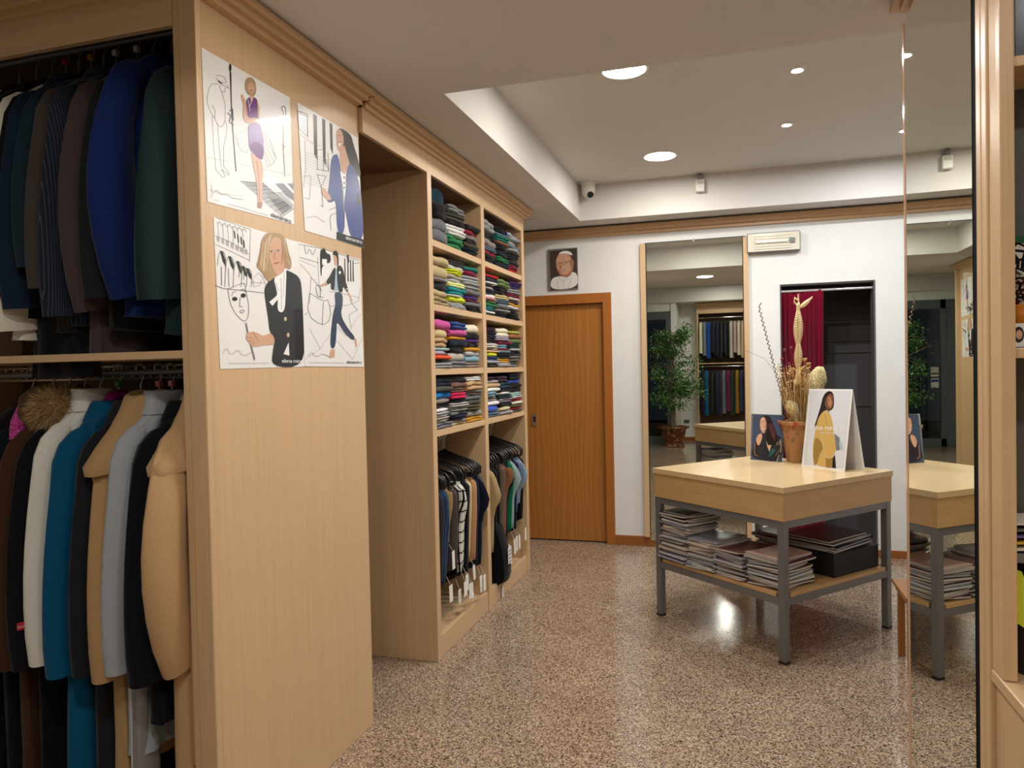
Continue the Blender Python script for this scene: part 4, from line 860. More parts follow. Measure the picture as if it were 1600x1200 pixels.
# grey jeans showing under the pale grey coat
T = thing('jeans', 'grey jeans with heavy side seam hanging below the pale grey coat', 'jeans', (-1.80, 1.87, 0.9))
m = MB(); rs = []
for k in range(10):
    f = k / 9; rs.append([(-1.79 - 0.02 * f + 0.022 * sp(cos(u), .8), 1.86 + 0.05 * sp(sin(u), .8), 0.95 - 0.78 * f) for u in [2 * pi * q / 24 for q in range(24)]])
m.rings(rs); m.build('leg_fabric', fabric(srgb(150, 150, 154), 'plainweave'), T, smooth=True)
m = MB(); m.tube([(-1.775, 1.787, 0.95), (-1.785, 1.784, 0.55), (-1.79, 1.784, 0.17)], 0.004, 6); m.build('seam', fabric(srgb(190, 190, 192), 'plainweave'), T, smooth=True)
# fur hood on the coat beside the white one
T = thing('fur_hood', 'fluffy tan fur hood trim between the dark brown and the white coat', 'fur hood', (-2.26, 1.95, 1.42))
m = MB(); cF = Vector((-2.20, 1.945, 1.44)); rr = random.Random(3)
rs = []
for i in range(9):
    a = pi * i / 8; rs.append([cF + Vector((0.075 * sin(a) * cos(u), 0.095 * sin(a) * sin(u), 0.068 * cos(a))) for u in [2 * pi * q / 16 for q in range(16)]])
m.rings(rs); m.build('base', plain('fur_base', srgb(170, 134, 92), 0.9), T, smooth=True)
m = MB()
for k in range(9500):
    a = math.acos(rr.uniform(-1, 1)); u = rr.uniform(0, 2 * pi); n_ = Vector((sin(a) * cos(u), sin(a) * sin(u), cos(a)))
    p = cF + Vector((n_.x * 0.073, n_.y * 0.093, n_.z * 0.066)); d = (n_ + Vector((rr.uniform(-.5, .5), rr.uniform(-.5, .5), rr.uniform(-.9, .1)))).normalized() * rr.uniform(0.022, 0.046)
    s_ = d.cross(Vector((rr.uniform(-1, 1), rr.uniform(-1, 1), rr.uniform(-1, 1)))).normalized() * 0.0008
    m.mi = 0 if rr.random() < 0.6 else (1 if rr.random() < 0.7 else 2)
    m.face([m.vert(p - s_), m.vert(p + s_), m.vert(p + d)])
fr = m.build('fur', [plain('fur_tan', srgb(216, 184, 134), 0.8), plain('fur_brown', srgb(164, 126, 84), 0.8), plain('fur_dark', srgb(90, 66, 46), 0.8)], T, recalc=False); fr['kind'] = 'stuff'
for i, (x, col, wd, bead) in enumerate(((-1.630, (30, 32, 34), 'black hanger of the right-hand camel coat', (190, 30, 40)), (-1.724, (206, 204, 196), 'pearl hanger of the black coat beside it', (210, 210, 40)), (-1.815, (26, 26, 28), 'black hanger of the pale grey coat', (230, 150, 150)), (-1.868, (70, 80, 88), 'smoke grey hanger of the left-hand camel coat', (230, 130, 110)),
      (-1.945, (24, 26, 30), 'black hanger of the charcoal coat', None), (-2.040, (160, 20, 130), 'glossy magenta hanger of the teal blue coat', (40, 150, 60)), (-2.120, (40, 40, 44), 'dark hanger of the white coat', None), (-2.190, (34, 30, 30), 'dark hanger of the red-labelled black coat', None),
      (-2.262, (60, 36, 28), 'brown hanger of the fur-collared coat', None), (-2.34, (200, 60, 130), 'pink patterned hanger of the dark navy coat', None), (-2.43, (20, 20, 24), 'black hanger of the leftmost black coat', None))):
    coat_hanger(x, YC + 0.03, RZ_LO + 0.012, col, wd + ', lower rail', hl=0.012, bead=bead)
# ------------------------------------------------------------------ second wardrobe behind the viewer (seen in the wall mirror)
VY0, VY1, VX0, VX1 = -2.36, -2.62, -1.10, 1.60
t = thing('wardrobe', 'second beech wardrobe with two rows of clothes, seen in the wall mirror', 'wardrobe', (0, -2.5, 0))
def vb(nm, mat, *a): q = MB(); q.box(*a); return q.build(nm, mat, t, bevel=0.002)
vb('side_panel', 'beech_vertical', VX0, VX0 + 0.03, -2.645, VY0, 0, 2.69); vb('side_panel', 'beech_vertical', VX1 - 0.03, VX1, -2.645, VY0, 0, 2.69)
vb('back_panel', 'wardrobe_inside', VX0, VX1, -2.649, -2.641, 0, 2.69); vb('header', 'beech_crosswise', VX0, VX1, VY0, VY0 + 0.02, 2.54, 2.69)
vb('cornice', 'cornice_beech', VX0 - 0.03, VX1, -2.64, VY0 + 0.05, 2.69, 2.75); vb('shelf', 'beech_crosswise', VX0 + 0.03, VX1 - 0.03, -2.64, VY0, 1.545, 1.57)
vb('plinth', 'beech_crosswise', VX0 + 0.03, VX1 - 0.03, -2.64, VY0, 0, 0.10)
for z in (2.46, 1.50):
    q = MB(); q.tube([(VX0 + 0.03, -2.42, z), (VX1 - 0.03, -2.42, z)], 0.011, 10); q.build('hanging_rail', 'chrome', t, smooth=True)
def far_garment(x, z, col, L, pat, label, cat):
    m = MB(); rs = []; rnd = random.Random(int(x * 1000) + int(z * 10)); ph = rnd.uniform(0, 6); y = -2.42
    for d, W_, T_ in ((0, .03, .02), (.015, .06, .03), (.04, .13, .034), (.075, .17, .036), (.15, .18, .036), (L * .5, .175, .036), (L * .8, .18, .040), (L, .185, .042)):
        rs.append([(x + T_ * sp(sin(u), .8) + 0.006 * d * sin(5 * u + ph), y + W_ * sp(cos(u), .75), z - 0.08 - d) for u in [2 * pi * q / 24 for q in range(24)]])
    m.rings(rs); o = m.build('hanging_' + cat, fabric(srgb(*col), pat), smooth=True); return tag(o, label, cat, 'clothes in the mirrored wardrobe')
UPR = [((216, 214, 186), 'cream'), ((120, 126, 134), 'grey'), ((24, 78, 170), 'bright blue'), ((24, 34, 50), 'dark blue'), ((24, 26, 44), 'navy'), ((22, 22, 34), 'blackish navy'), ((26, 26, 30), 'black'), ((22, 22, 28), 'deep black'), ((190, 186, 172), 'stone'), ((184, 160, 152), 'dusty pink'), ((214, 204, 184), 'ivory'), ((200, 176, 146), 'sand'), ((196, 180, 160), 'light beige'), ((150, 140, 130), 'taupe'), ((70, 66, 66), 'dark grey')]
for i, (col, nm) in enumerate(UPR): far_garment(-1.02 + i * 0.072, 2.46, col, 0.62 + 0.05 * ((i * 7) % 3), 'plainweave', nm + ' jacket, upper rail of the mirrored wardrobe, %s from left end' % ORD[i], 'jacket')
LOR = [((20, 30, 60), 'bands', 'navy quilted'), ((24, 96, 140), 'plainweave', 'petrol blue'), ((26, 32, 40), 'plainweave', 'slate black'), ((20, 26, 34), 'plainweave', 'black'), ((50, 54, 96), 'bands', 'navy quilted'), ((120, 120, 134), 'plainweave', 'grey'), ((124, 36, 82), 'plainweave', 'magenta'), ((46, 58, 44), 'plainweave', 'dark green'), ((214, 156, 30), 'bands', 'mustard yellow quilted'), ((86, 74, 120), 'bands', 'violet quilted'), ((58, 66, 48), 'plainweave', 'olive'), ((30, 34, 44), 'plainweave', 'dark slate'), ((60, 50, 50), 'plainweave', 'dark brown')]
for i, (col, pat, nm) in enumerate(LOR): far_garment(-1.01 + i * 0.083, 1.50, col, 0.80 + 0.04 * ((i * 5) % 3), pat, nm + ' coat, lower rail of the mirrored wardrobe, %s from left end' % ORD[i], 'coat')
# ================================================================== display table with magazines
ZT = 0.915
TF = Vector((0.235, 3.925, 0)); TLc = Vector((-0.500, 4.575, 0)); TRc = Vector((0.905, 4.630, 0)); TBc = TLc + TRc - TF
eA = (TLc - TF).normalized(); eB = (TRc - TF); eB = (eB - eB.dot(eA) * eA).normalized(); LT = 0.965
def tp(a, b, z=0.0): return TF + eA * a + eB * b + Vector((0, 0, z))
def tbox(mb, a0, a1, b0, b1, z0, z1):
    mb.solid([tp(a0, b0, z0), tp(a1, b0, z0), tp(a1, b1, z0), tp(a0, b1, z0)], (0, 0, z1 - z0)); return mb
t = thing('display_table', 'square beech display table on grey metal legs in the middle of the room', 'table', tp(LT / 2, LT / 2))
tbox(MB(), 0, LT, 0, LT, 0.882, ZT).build('tabletop', 'beech_top', t, bevel=0.0025)
for nm, a in (('apron_panel', (0.006, LT - 0.006, 0.006, 0.026)), ('apron_panel', (0.006, 0.026, 0.026, LT - 0.006)), ('apron_panel', (LT - 0.026, LT - 0.006, 0.026, LT - 0.006)), ('apron_panel', (0.026, LT - 0.026, LT - 0.026, LT - 0.006))):
    tbox(MB(), *a, 0.738, 0.8815).build(nm, 'beech_table', t, bevel=0.0015)
s_ = 0.040
for a, b in ((0.010, 0.010), (LT - 0.010 - s_, 0.010), (0.010, LT - 0.010 - s_), (LT - 0.010 - s_, LT - 0.010 - s_)):
    lg = tbox(MB(), a, a + s_, b, b + s_, 0.012, 0.7375).build('leg', 'steel_grey', t, bevel=0.003)
    tbox(MB(), a - 0.001, a + s_ + 0.001, b - 0.001, b + s_ + 0.001, 0.0, 0.012).build('foot', 'black_plastic', lg, bevel=0.002)
for z0, z1 in ((0.698, 0.737), (0.300, 0.340)):
    m = MB(); i0, i1 = 0.010, LT - 0.010
    tbox(m, i0 + s_, i1 - s_, i0 + .002, i0 + s_ - .002, z0, z1); tbox(m, i0 + s_, i1 - s_, i1 - s_ + .002, i1 - .002, z0, z1)
    tbox(m, i0 + .002, i0 + s_ - .002, i0 + s_, i1 - s_, z0, z1); tbox(m, i1 - s_ + .002, i1 - .002, i0 + s_, i1 - s_, z0, z1)
    m.build('rail_frame', 'steel_grey', t, bevel=0.003)
ZS = 0.362
m = MB(); q_ = 0.052
a0, a1 = 0.012, LT - 0.012
pl = [(a0 + q_, a0), (a1 - q_, a0), (a1 - q_, a0 + q_), (a1, a0 + q_), (a1, a1 - q_), (a1 - q_, a1 - q_), (a1 - q_, a1), (a0 + q_, a1), (a0 + q_, a1 - q_), (a0, a1 - q_), (a0, a0 + q_), (a0 + q_, a0 + q_)]
m.solid([tp(a, b, 0.341) for a, b in pl], (0, 0, ZS - 0.341)); m.build('lower_shelf', 'beech_table', t, bevel=0.0015)
# magazines
plain('pages', srgb(226, 224, 222), 0.6); plain('pages_grey', srgb(186, 186, 190), 0.6); plain('pages_warm', srgb(226, 220, 204), 0.6)
COV = [('white', (214, 212, 208)), ('grey', (150, 152, 156)), ('pale violet', (170, 164, 184)), ('dark red', (92, 26, 36)), ('dark brown', (72, 48, 44)), ('cream', (206, 198, 180)), ('pinkish', (206, 172, 164)), ('blue grey', (122, 134, 150)), ('black', (30, 28, 32))]
def magazine_mesh(var):
    rnd = random.Random(var); m = MB(); NXm, NYm = 9, 5; W_, D_, h = 0.285, 0.215, 1.0
    sag = [rnd.uniform(-0.6, 0.6), rnd.uniform(0.0, 0.9)]
    def zz(u, v): return sag[0] * 0.5 * (u * u) * v + sag[1] * 0.5 * abs(u) ** 3
    for lay, (z0, z1, inset, mi) in enumerate(((0.0, 0.10, 0, 1), (0.10, 0.90, 0.003, 0), (0.90, 1.0, 0, 1))):
        b = len(m.v)
        for z in (z0, z1):
            for j in range(NYm):
                for i in range(NXm):
                    u = -1 + 2 * i / (NXm - 1); v = -1 + 2 * j / (NYm - 1)
                    m.v.append(((W_ / 2 - inset) * u, (D_ / 2 - inset) * v, z + zz(u, v)))
        n = NXm * NYm; m.mi = mi
        for j in range(NYm - 1):
            for i in range(NXm - 1):
                a = b + j * NXm + i; m.face((a, a + NXm, a + NXm + 1, a + 1)); a += n; m.face((a, a + 1, a + NXm + 1, a + NXm))
        for i in range(NXm - 1):
            a = b + i; m.face((a, a + 1, a + 1 + n, a + n)); a = b + (NYm - 1) * NXm + i; m.face((a + 1, a, a + n, a + 1 + n))
        for j in range(NYm - 1):
            a = b + j * NXm; m.face((a + NXm, a, a + n, a + n + NXm)); a = b + j * NXm + NXm - 1; m.face((a, a + NXm, a + NXm + n, a + n))
    o = m.build('magazine', ['pages', 'paper'], smooth=False); me = o.data; bpy.data.objects.remove(o); return me
MM = [magazine_mesh(k) for k in range(5)]
rm = random.Random(21); angA = math.atan2(eA.y, eA.x)
CARD = ['lowest', 'second', 'third', 'fourth', 'fifth', 'sixth', 'seventh', 'eighth', 'ninth', 'tenth', 'eleventh', 'twelfth', 'thirteenth', 'fourteenth', 'fifteenth', 'sixteenth', 'seventeenth', 'eighteenth', 'nineteenth', 'twentieth', 'twenty-first', 'twenty-second', 'twenty-third', 'twenty-fourth', 'twenty-fifth', 'twenty-sixth']
def pile(a, b, n, H, rot, jit, where, top=None, z0=None, big=1.0):
    z = (z0 if z0 is not None else ZS) + 0.0005
    for k in range(n):
        h = H / n * rm.uniform(0.75, 1.25)
        o = bpy.data.objects.new('magazine', MM[rm.randrange(5)]); COL.objects.link(o)
        p = tp(a + rm.uniform(-jit, jit), b + rm.uniform(-jit, jit), z); o.location = p
        sc = rm.uniform(0.93, 1.04) * big; o.scale = (sc, sc, h * 0.97); o.rotation_euler = (0, 0, angA + rot + rm.uniform(-0.11, 0.11))
        cn, cc = COV[rm.randrange(len(COV))] if not (k == n - 1 and top) else top
        for s in o.material_slots: s.link = 'OBJECT'
        o.material_slots[0].material = MATS[rm.choice(['pages', 'pages_grey', 'pages_warm', 'pages'])]
        o.material_slots[1].material = plain('cover_%d_%d_%d' % cc, srgb(*cc), 0.25)
        pos = 'topmost' if k == n - 1 else ('%s from the bottom' % CARD[k] if k else 'lowest')
        tag(o, '%s magazine, %s in %s' % (cn, pos, where), 'magazine', 'magazines on the lower table shelf'); z += h
    return z
pile(0.800, 0.150, 25, 0.290, pi / 2, 0.016, 'the tallest pile by the left table leg', ('dark brown', (60, 38, 36)))
pile(0.585, 0.150, 13, 0.170, pi / 2, 0.018, 'the second pile from the left table leg', ('grey', (132, 134, 144)))
pile(0.385, 0.150, 13, 0.165, pi / 2, 0.02, 'the third pile from the left table leg', ('dark red', (92, 26, 36)))
zt = pile(0.160, 0.165, 14, 0.170, pi / 2 + 0.05, 0.018, 'the pile behind the front table leg', ('pinkish', (208, 172, 160)))
t = thing('storage_box', 'large black box lying on the lower shelf of the table at the right', 'box', tp(0.2, 0.66, ZS))
tbox(MB(), 0.045, 0.36, 0.47, 0.885, ZS + 0.001, ZS + 0.125).build('body', 'black_matt', t, bevel=0.003)
tbox(MB(), 0.043, 0.362, 0.468, 0.887, ZS + 0.125, ZS + 0.129).build('lid_edge', plain('box_grey', srgb(26, 26, 30), 0.5), t)
pile(0.21, 0.660, 8, 0.070, pi / 2 + 0.05, 0.022, 'the pile on top of the black box', ('dark brown', (84, 50, 42)), z0=ZS + 0.130, big=1.38)
pile(0.50, 0.66, 10, 0.15, 0.0, 0.02, 'the rear pile behind the black box', ('dark red', (84, 28, 34)))
o = MB(); o.solid([tp(0.075, 0.33, ZS + 0.128), tp(0.135, 0.33, ZS + 0.128), tp(0.135, 0.44, ZS + 0.128), tp(0.075, 0.44, ZS + 0.128)], (0, 0, 0.0))
# ------------------------------------------------------------------ clear photo stand
nP = Vector((-0.42, -0.88, 0.20)).normalized(); P0 = Vector((0.195, 4.975, ZT))
t = thing('photo_stand', 'clear upright stand with a portrait of a laughing long-haired person, left on the display table', 'photo stand', P0)
bl, br, tr, tl = [on_plane(x, y, P0, nP) for x, y in ((1172.3, 719.5), (1221.5, 723.5), (1226, 648.5), (1174, 646.5))]
m = MB(); m.solid([bl, br, tr, tl], -nP * 0.003); m.build('acrylic_sheet', 'acrylic', t)
mb, mats, poly, line, oval, text, P = art((1165, 640), 13.33, P0 + nP * 0.0004, nP, 0.00006)
poly('print_photo_blue', [(160, 100), (800, 125), (745, 1110), (112, 1020)])
poly('print_photo_dark', [(112, 1020), (160, 760), (300, 480), (640, 500), (790, 620), (745, 1110)])
poly('print_hair_dark', [(270, 330), (290, 190), (380, 115), (510, 130), (590, 330), (660, 540), (690, 700), (560, 760), (430, 640), (420, 480), (440, 320), (400, 200), (330, 170)])
poly('print_hair_red', [(470, 300), (560, 280), (620, 480), (610, 660), (540, 560)])
poly('print_skin', [(300, 200), (370, 140), (420, 200), (445, 310), (430, 420), (375, 510), (325, 450), (295, 340)])
poly('print_skin_shade', [(400, 190), (420, 200), (445, 310), (430, 420), (375, 510), (395, 400), (412, 300)])
line('print_hair_dark', [(312, 268), (345, 255)], 10); line('print_hair_dark', [(370, 250), (402, 238)], 10); line('print_white', [(335, 405), (372, 412), (405, 392)], 14); line('print_lips', [(328, 395), (372, 400), (412, 380)], 6); line('print_lips', [(338, 420), (372, 432), (404, 408)], 6)
poly('print_skin', [(210, 640), (250, 530), (330, 485), (355, 560), (300, 720), (255, 760)]); poly('print_skin', [(425, 650), (470, 740), (535, 740), (495, 880), (455, 780)])
poly('print_teal', [(470, 990), (520, 840), (590, 800), (620, 860), (540, 960)]); line('print_skin_shade', [(190, 700), (185, 930), (250, 970)], 14)
line('print_hairlight', [(730, 620), (740, 780), (730, 900)], 12); line('print_hairlight', [(640, 740), (680, 660)], 9); line('print_hairlight', [(690, 740), (725, 650)], 9); line('print_hairlight', [(700, 940), (650, 1085)], 12); line('print_hairlight', [(715, 830), (620, 960)], 5)
mb.build('portrait', mats, t, recalc=False)
m = MB(); m.solid([bl + (tl - bl) * .02 - nP * 0.0032, br + (tr - br) * .02 - nP * 0.0032, tr - nP * 0.0032, tl - nP * 0.0032], -nP * 0.0008); m.build('backing_card', plain('card_back', srgb(150, 148, 150), 0.5), t)
m = MB(); m.solid([bl - nP * 0.003, br - nP * 0.003, br - nP * 0.003 + Vector((0.02, 0.06, 0)), bl - nP * 0.003 + Vector((0.02, 0.06, 0))], (0, 0, 0.002)); m.build('foot', 'acrylic', t)
# ------------------------------------------------------------------ A-shaped advertising card
BLc = Vector((0.396, 4.808, ZT)); BRc = Vector((0.606, 4.558, ZT)); e = (BRc - BLc).normalized(); nh = Vector((e.y, -e.x, 0))
if nh.dot(CAM - BLc) < 0: nh = -nh
lean = radians(12.5); nC = (nh * cos(lean) + Vector((0, 0, 1)) * sin(lean)).normalized()
TLk = on_plane(1264.2, 607.5, BLc, nC); TRk = on_plane(1332.6, 608.3, BLc, nC)
t = thing('tent_card', 'white tent card with a figure in a yellow coat, right on the display table', 'tent card', (0.52, 4.72, ZT))
m = MB(); m.solid([BLc, BRc, TRk, TLk], -nC * 0.0015); m.build('front_leaf', 'paper', t)
b2 = Vector((0.725, 4.640, ZT)); b1 = b2 + (BLc - BRc); nb = (b2 - b1).cross(TRk - b2).normalized()
m = MB(); m.solid([b1, b2, TRk + Vector((0.001, 0.001, 0)), TLk + Vector((0.001, 0.001, 0))], nb * 0.0015); m.build('back_leaf', 'paper', t)
mb, mats, poly, line, oval, text, P = art((1240, 600), 8.275, BLc + nC * 0.0004, nC, 0.00006)
poly('print_card_bg', [(218, 85), (745, 85), (648, 1098), (125, 1042)])
poly('print_coat_yellow', [(330, 380), (395, 352), (470, 375), (500, 470), (520, 620), (545, 820), (535, 900), (500, 955), (545, 1090), (245, 1055), (250, 760), (275, 640), (300, 470)])
poly('print_coat_yellow_dark', [(265, 680), (345, 720), (385, 830), (340, 900), (300, 1050), (250, 1050)]); poly('print_coat_yellow_dark', [(410, 940), (500, 960), (545, 1090), (420, 1078)])
poly('print_coat_yellow', [(345, 600), (400, 520), (500, 560), (535, 800), (540, 880), (480, 960), (410, 935), (380, 760)])
line('print_hairlight', [(345, 610), (385, 800), (410, 935), (480, 962), (540, 880)], 9); line('print_hairlight', [(340, 905), (410, 945), (470, 965)], 9); line('print_coat_yellow_dark', [(400, 380), (430, 520), (470, 600)], 5)
poly('print_hair_dark', [(505, 960), (535, 910), (548, 1090), (500, 1085)])
poly('print_grey_mid', [(528, 640), (590, 690), (615, 770), (600, 850), (548, 865)]); poly('print_aqua', [(595, 700), (648, 840), (600, 855), (590, 780)])
poly('print_hair_dark', [(262, 605), (270, 540), (310, 420), (355, 270), (375, 170), (420, 105), (470, 86), (515, 120), (524, 200), (520, 290), (500, 330), (455, 350), (420, 340), (370, 360), (320, 440), (290, 545)])
poly('print_skin_dark', [(402, 230), (430, 150), (480, 118), (512, 150), (518, 220), (505, 290), (470, 335), (425, 310), (404, 270)])
poly('print_skin_shade', [(440, 180), (465, 150), (490, 200), (500, 245), (485, 300), (465, 310), (440, 250)]); line('print_hair_dark', [(445, 205), (468, 202)], 7); line('print_hair_dark', [(492, 202), (508, 204)], 7); line('print_lips', [(462, 290), (490, 285)], 8)
poly('print_skin_shade', [(420, 320), (465, 350), (468, 375), (425, 350)])
text('print_white', 'ELENA MIRO', 205, 590, 350, 14, -1, -52, 1.0); text('print_white', 'IO', 598, 604, 66, 3, 1, -58, 1.0); text('print_white', 'PREVIEW COLLECTION', 345, 636, 180, 8, 0, -18, 1.0)
mb.build('print', mats, t, recalc=False)
# ------------------------------------------------------------------ dried flower arrangement in a square terracotta pot
PC = Vector((0.385, 4.95, ZT))
t = thing('dried_flower_arrangement', 'dried flowers and a tall plaited stalk in a square painted terracotta pot', 'dried flowers', PC)
def sqr(h, z, rot=0.35): return [PC + Vector((h * (cos(rot) * sx - sin(rot) * sy), h * (sin(rot) * sx + cos(rot) * sy), z)) for sx, sy in ((-1, -1), (1, -1), (1, 1), (-1, 1))]
def terracotta():
    m, nt, b = new_mat('terracotta_painted'); v = coords(nt)
    c = ramp(nt, noise(nt, v, 16, 4, 0.6), [(0.36, srgb(120, 110, 78)), (0.44, srgb(172, 124, 80)), (0.60, srgb(178, 130, 86)), (0.68, srgb(168, 74, 50))])
    nt.links.new(c, b.inputs['Base Color']); b.inputs['Roughness'].default_value = 0.7
terracotta()
m = MB(); m.rings([sqr(.050, 0.001), sqr(.052, 0.012), sqr(.080, 0.235), sqr(.090, 0.237), sqr(.092, 0.262), sqr(.080, 0.262), sqr(.076, 0.225)]); m.build('pot', 'terracotta_painted', t, bevel=0.003)
ST = [plain('straw', srgb(190, 148, 84), 0.7, mottle=0.25), plain('straw_dark', srgb(140, 96, 48), 0.7, mottle=0.25), plain('straw_pale', srgb(214, 188, 140), 0.6, mottle=0.15), plain('dried_red', srgb(116, 42, 46), 0.7), plain('twig', srgb(112, 88, 62), 0.7)]
rf = random.Random(9); m = MB()
for k in range(230):
    a = rf.uniform(0, 2 * pi); r0 = rf.uniform(0, 0.05); h = rf.uniform(0.16, 0.40); r1 = r0 + rf.uniform(-0.01, 0.085) * h / 0.35
    p0 = PC + Vector((r0 * cos(a), r0 * sin(a), 0.22)); p1 = PC + Vector((r1 * cos(a) - 0.02, r1 * sin(a), 0.22 + h))
    m.mi = rf.choice([0, 0, 1, 2]); mid = (p0 + p1) / 2 + Vector((rf.uniform(-.01, .01), rf.uniform(-.01, .01), 0)); m.tube([p0, mid, p1], 0.0016, 4)
    if rf.random() < 0.6:
        for q in range(5):
            c = p1 + Vector((rf.uniform(-.012, .012), rf.uniform(-.012, .012), rf.uniform(-.03, .012))); d = Vector((rf.uniform(-1, 1), rf.uniform(-1, 1), rf.uniform(0, 1))).normalized() * 0.012; s2 = d.orthogonal().normalized() * 0.005
            m.quad(c, c + d * .5 + s2, c + d, c + d * .5 - s2)
sm = m.build('dried_stems', ST, t, recalc=False); sm['kind'] = 'stuff'
m = MB()   # twisted twig leaning left
b0 = PC + Vector((-0.05, 0.0, 0.24)); e0 = on_plane(1186, 480, (0, 4.9, 0), (0, 1, 0)); ax = (e0 - b0); sd1 = ax.normalized().orthogonal().normalized(); sd2 = ax.normalized().cross(sd1)
pts = [b0 + ax * (i / 220) + sd1 * 0.006 * cos(i * 0.72) + sd2 * 0.006 * sin(i * 0.72) for i in range(221)]; pts += [e0 + Vector((0.004, 0, 0.012)), e0 + Vector((0.014, 0, 0.028))]
m.mi = 4; m.tube(pts, 0.0032, 5); m.build('twisted_twig', ST, t, smooth=True)
m = MB(); m.mi = 4
g0 = PC + Vector((-.03, 0, .3)); m.tube([g0, g0 + Vector((-.06, 0, .22)), g0 + Vector((-.16, 0, .36)), g0 + Vector((-.28, 0, .42))], 0.0012, 4); m.build('grass_blade', ST, t)
m = MB()   # plaited straw stalk
def zpx(y): return on_plane(1247, y, (0, 4.92, 0), (0, 1, 0))
base = zpx(600); topp = zpx(478); H_ = (topp - base).length; n_ = 20
def spin(f): return 0.010 + 0.020 * max(0, sin(pi * min(1, max(0, (f - 0.50) / 0.44)))) + 0.016 * max(0, sin(pi * min(1, max(0, (f - 0.20) / 0.32)))) + 0.014 * max(0, 1 - f / 0.22)
n_ = 34
for i in range(n_):
    f = i / (n_ - 1); c = base.lerp(topp, f); wd = spin(f)
    for s in (-1, 1):
        m.mi = 2; rs = []
        for q in range(7):
            g = q / 6; rr_ = 0.0105 * sin(pi * (0.10 + 0.80 * g)); p = c + Vector((s * wd * (0.95 - 1.15 * g), -wd * 0.75 * sin(pi * (0.15 + 0.7 * g)), -0.012 + 0.026 * g + (0.006 if s > 0 else 0)))
            rs.append([p + Vector((s * 0.5 * rr_ * cos(u), 0.9 * rr_ * sin(u), rr_ * cos(u))) for u in [2 * pi * w_ / 8 for w_ in range(8)]])
        m.rings(rs)
m.mi = 2; m.tube([base.lerp(topp, k / 12) + Vector((0, 0.004, 0)) for k in range(13)], [max(0.006, spin(k / 12) * 0.7) for k in range(13)], 10)
m.build('plaited_stalk', ST, t, smooth=True)
m = MB(); m.mi = 2; m.tube([topp + Vector((0.004, 0, -0.03)), topp + Vector((0.002, 0, 0.075))], 0.0045, 8)
m.tube([topp + Vector((0, 0, 0.0)), topp + Vector((-0.022, 0, 0.025)), topp + Vector((-0.018, 0, 0.052)), topp + Vector((0.0, 0, 0.035))], 0.006, 8)
m.build('stalk_tip', ST, t, smooth=True)
m = MB(); m.mi = 2; cc = topp + Vector((0.03, 0.0, 0.0)); rs = []
for g in range(9):
    f = g / 8; p = topp + Vector((0.0 + 0.085 * f, -0.004, -0.012 + 0.03 * f + 0.035 * f * f)); w_ = 0.004 + 0.011 * sin(pi * min(1, f * 1.05)) ; rs.append([p + Vector((-0.3 * w_ * cos(u), 0.4 * w_ * sin(u), w_ * cos(u))) for u in [2 * pi * k / 8 for k in range(8)]])
m.rings(rs); m.build('husk', ST, t, smooth=True)
def big_leaf(org, tipdir, side, L, W_, mi, nm):
    m = MB(); m.mi = mi; u = Vector(tipdir).normalized(); s = Vector(side).normalized(); nn = u.cross(s).normalized(); rows = []
    for i in range(13):
        f = i / 12; w_ = W_ * (sin(pi * min(1, f * 0.94 + 0.03)) ** 0.6) * (0.45 + 0.55 * f if f < 0.7 else 1.0); rows.append([Vector(org) + u * L * f + s * w_ * g + nn * (0.02 * g * g * 2 + 0.010 * sin(7 * f)) for g in (-1, -.6, -.2, .2, .6, 1)])
    b = 0
    for r in rows: m.v.extend([tuple(p) for p in r])
    for i in range(12):
        for j in range(5): m.face((i * 6 + j, i * 6 + j + 1, i * 6 + j + 7, i * 6 + j + 6))
    o = m.build(nm, [fabric(srgb(196, 168, 122), 'tweed', 'dried_leaf')] * 3, t, smooth=True, recalc=False); md = o.modifiers.new('thick', 'SOLIDIFY'); md.thickness = 0.0025; return o
big_leaf(PC + Vector((.03, -.01, .25)), (0.30, 0.0, 1), (1, -0.15, -.1), 0.37, 0.078, 2, 'broad_leaf')
big_leaf(PC + Vector((-.01, -.06, .235)), (-0.28, -0.1, 1), (1, -0.3, .2), 0.165, 0.05, 0, 'broad_leaf')
m = MB(); m.mi = 3
for (x, y) in ((1226, 548), (1236, 545), (1222, 562), (1233, 570), (1228, 585)):
    e1 = on_plane(x, y, (0, 4.93, 0), (0, 1, 0)); m.tube([PC + Vector((0, -.02, .25)), (PC + Vector((0, -.02, .25))).lerp(e1, .6) + Vector((.008, 0, 0)), e1], 0.0022, 5)
    m.lathe(e1, [(0.002, -0.008), (0.009, -0.002), (0.010, 0.008), (0.004, 0.014)], 8)
m.build('red_seed_heads', ST, t, smooth=True)
m = MB(); m.mi = 0
for (x, y) in ((1257, 563), (1263, 570), (1252, 578)):
    e1 = on_plane(x, y, (0, 4.93, 0), (0, 1, 0)); m.tube([PC + Vector((0.02, -.02, .25)), e1], 0.0022, 5); m.lathe(e1, [(0.003, -0.012), (0.014, 0.0), (0.016, 0.014), (0.012, 0.012)], 10)
m.build('straw_flowers', ST, t, smooth=True)
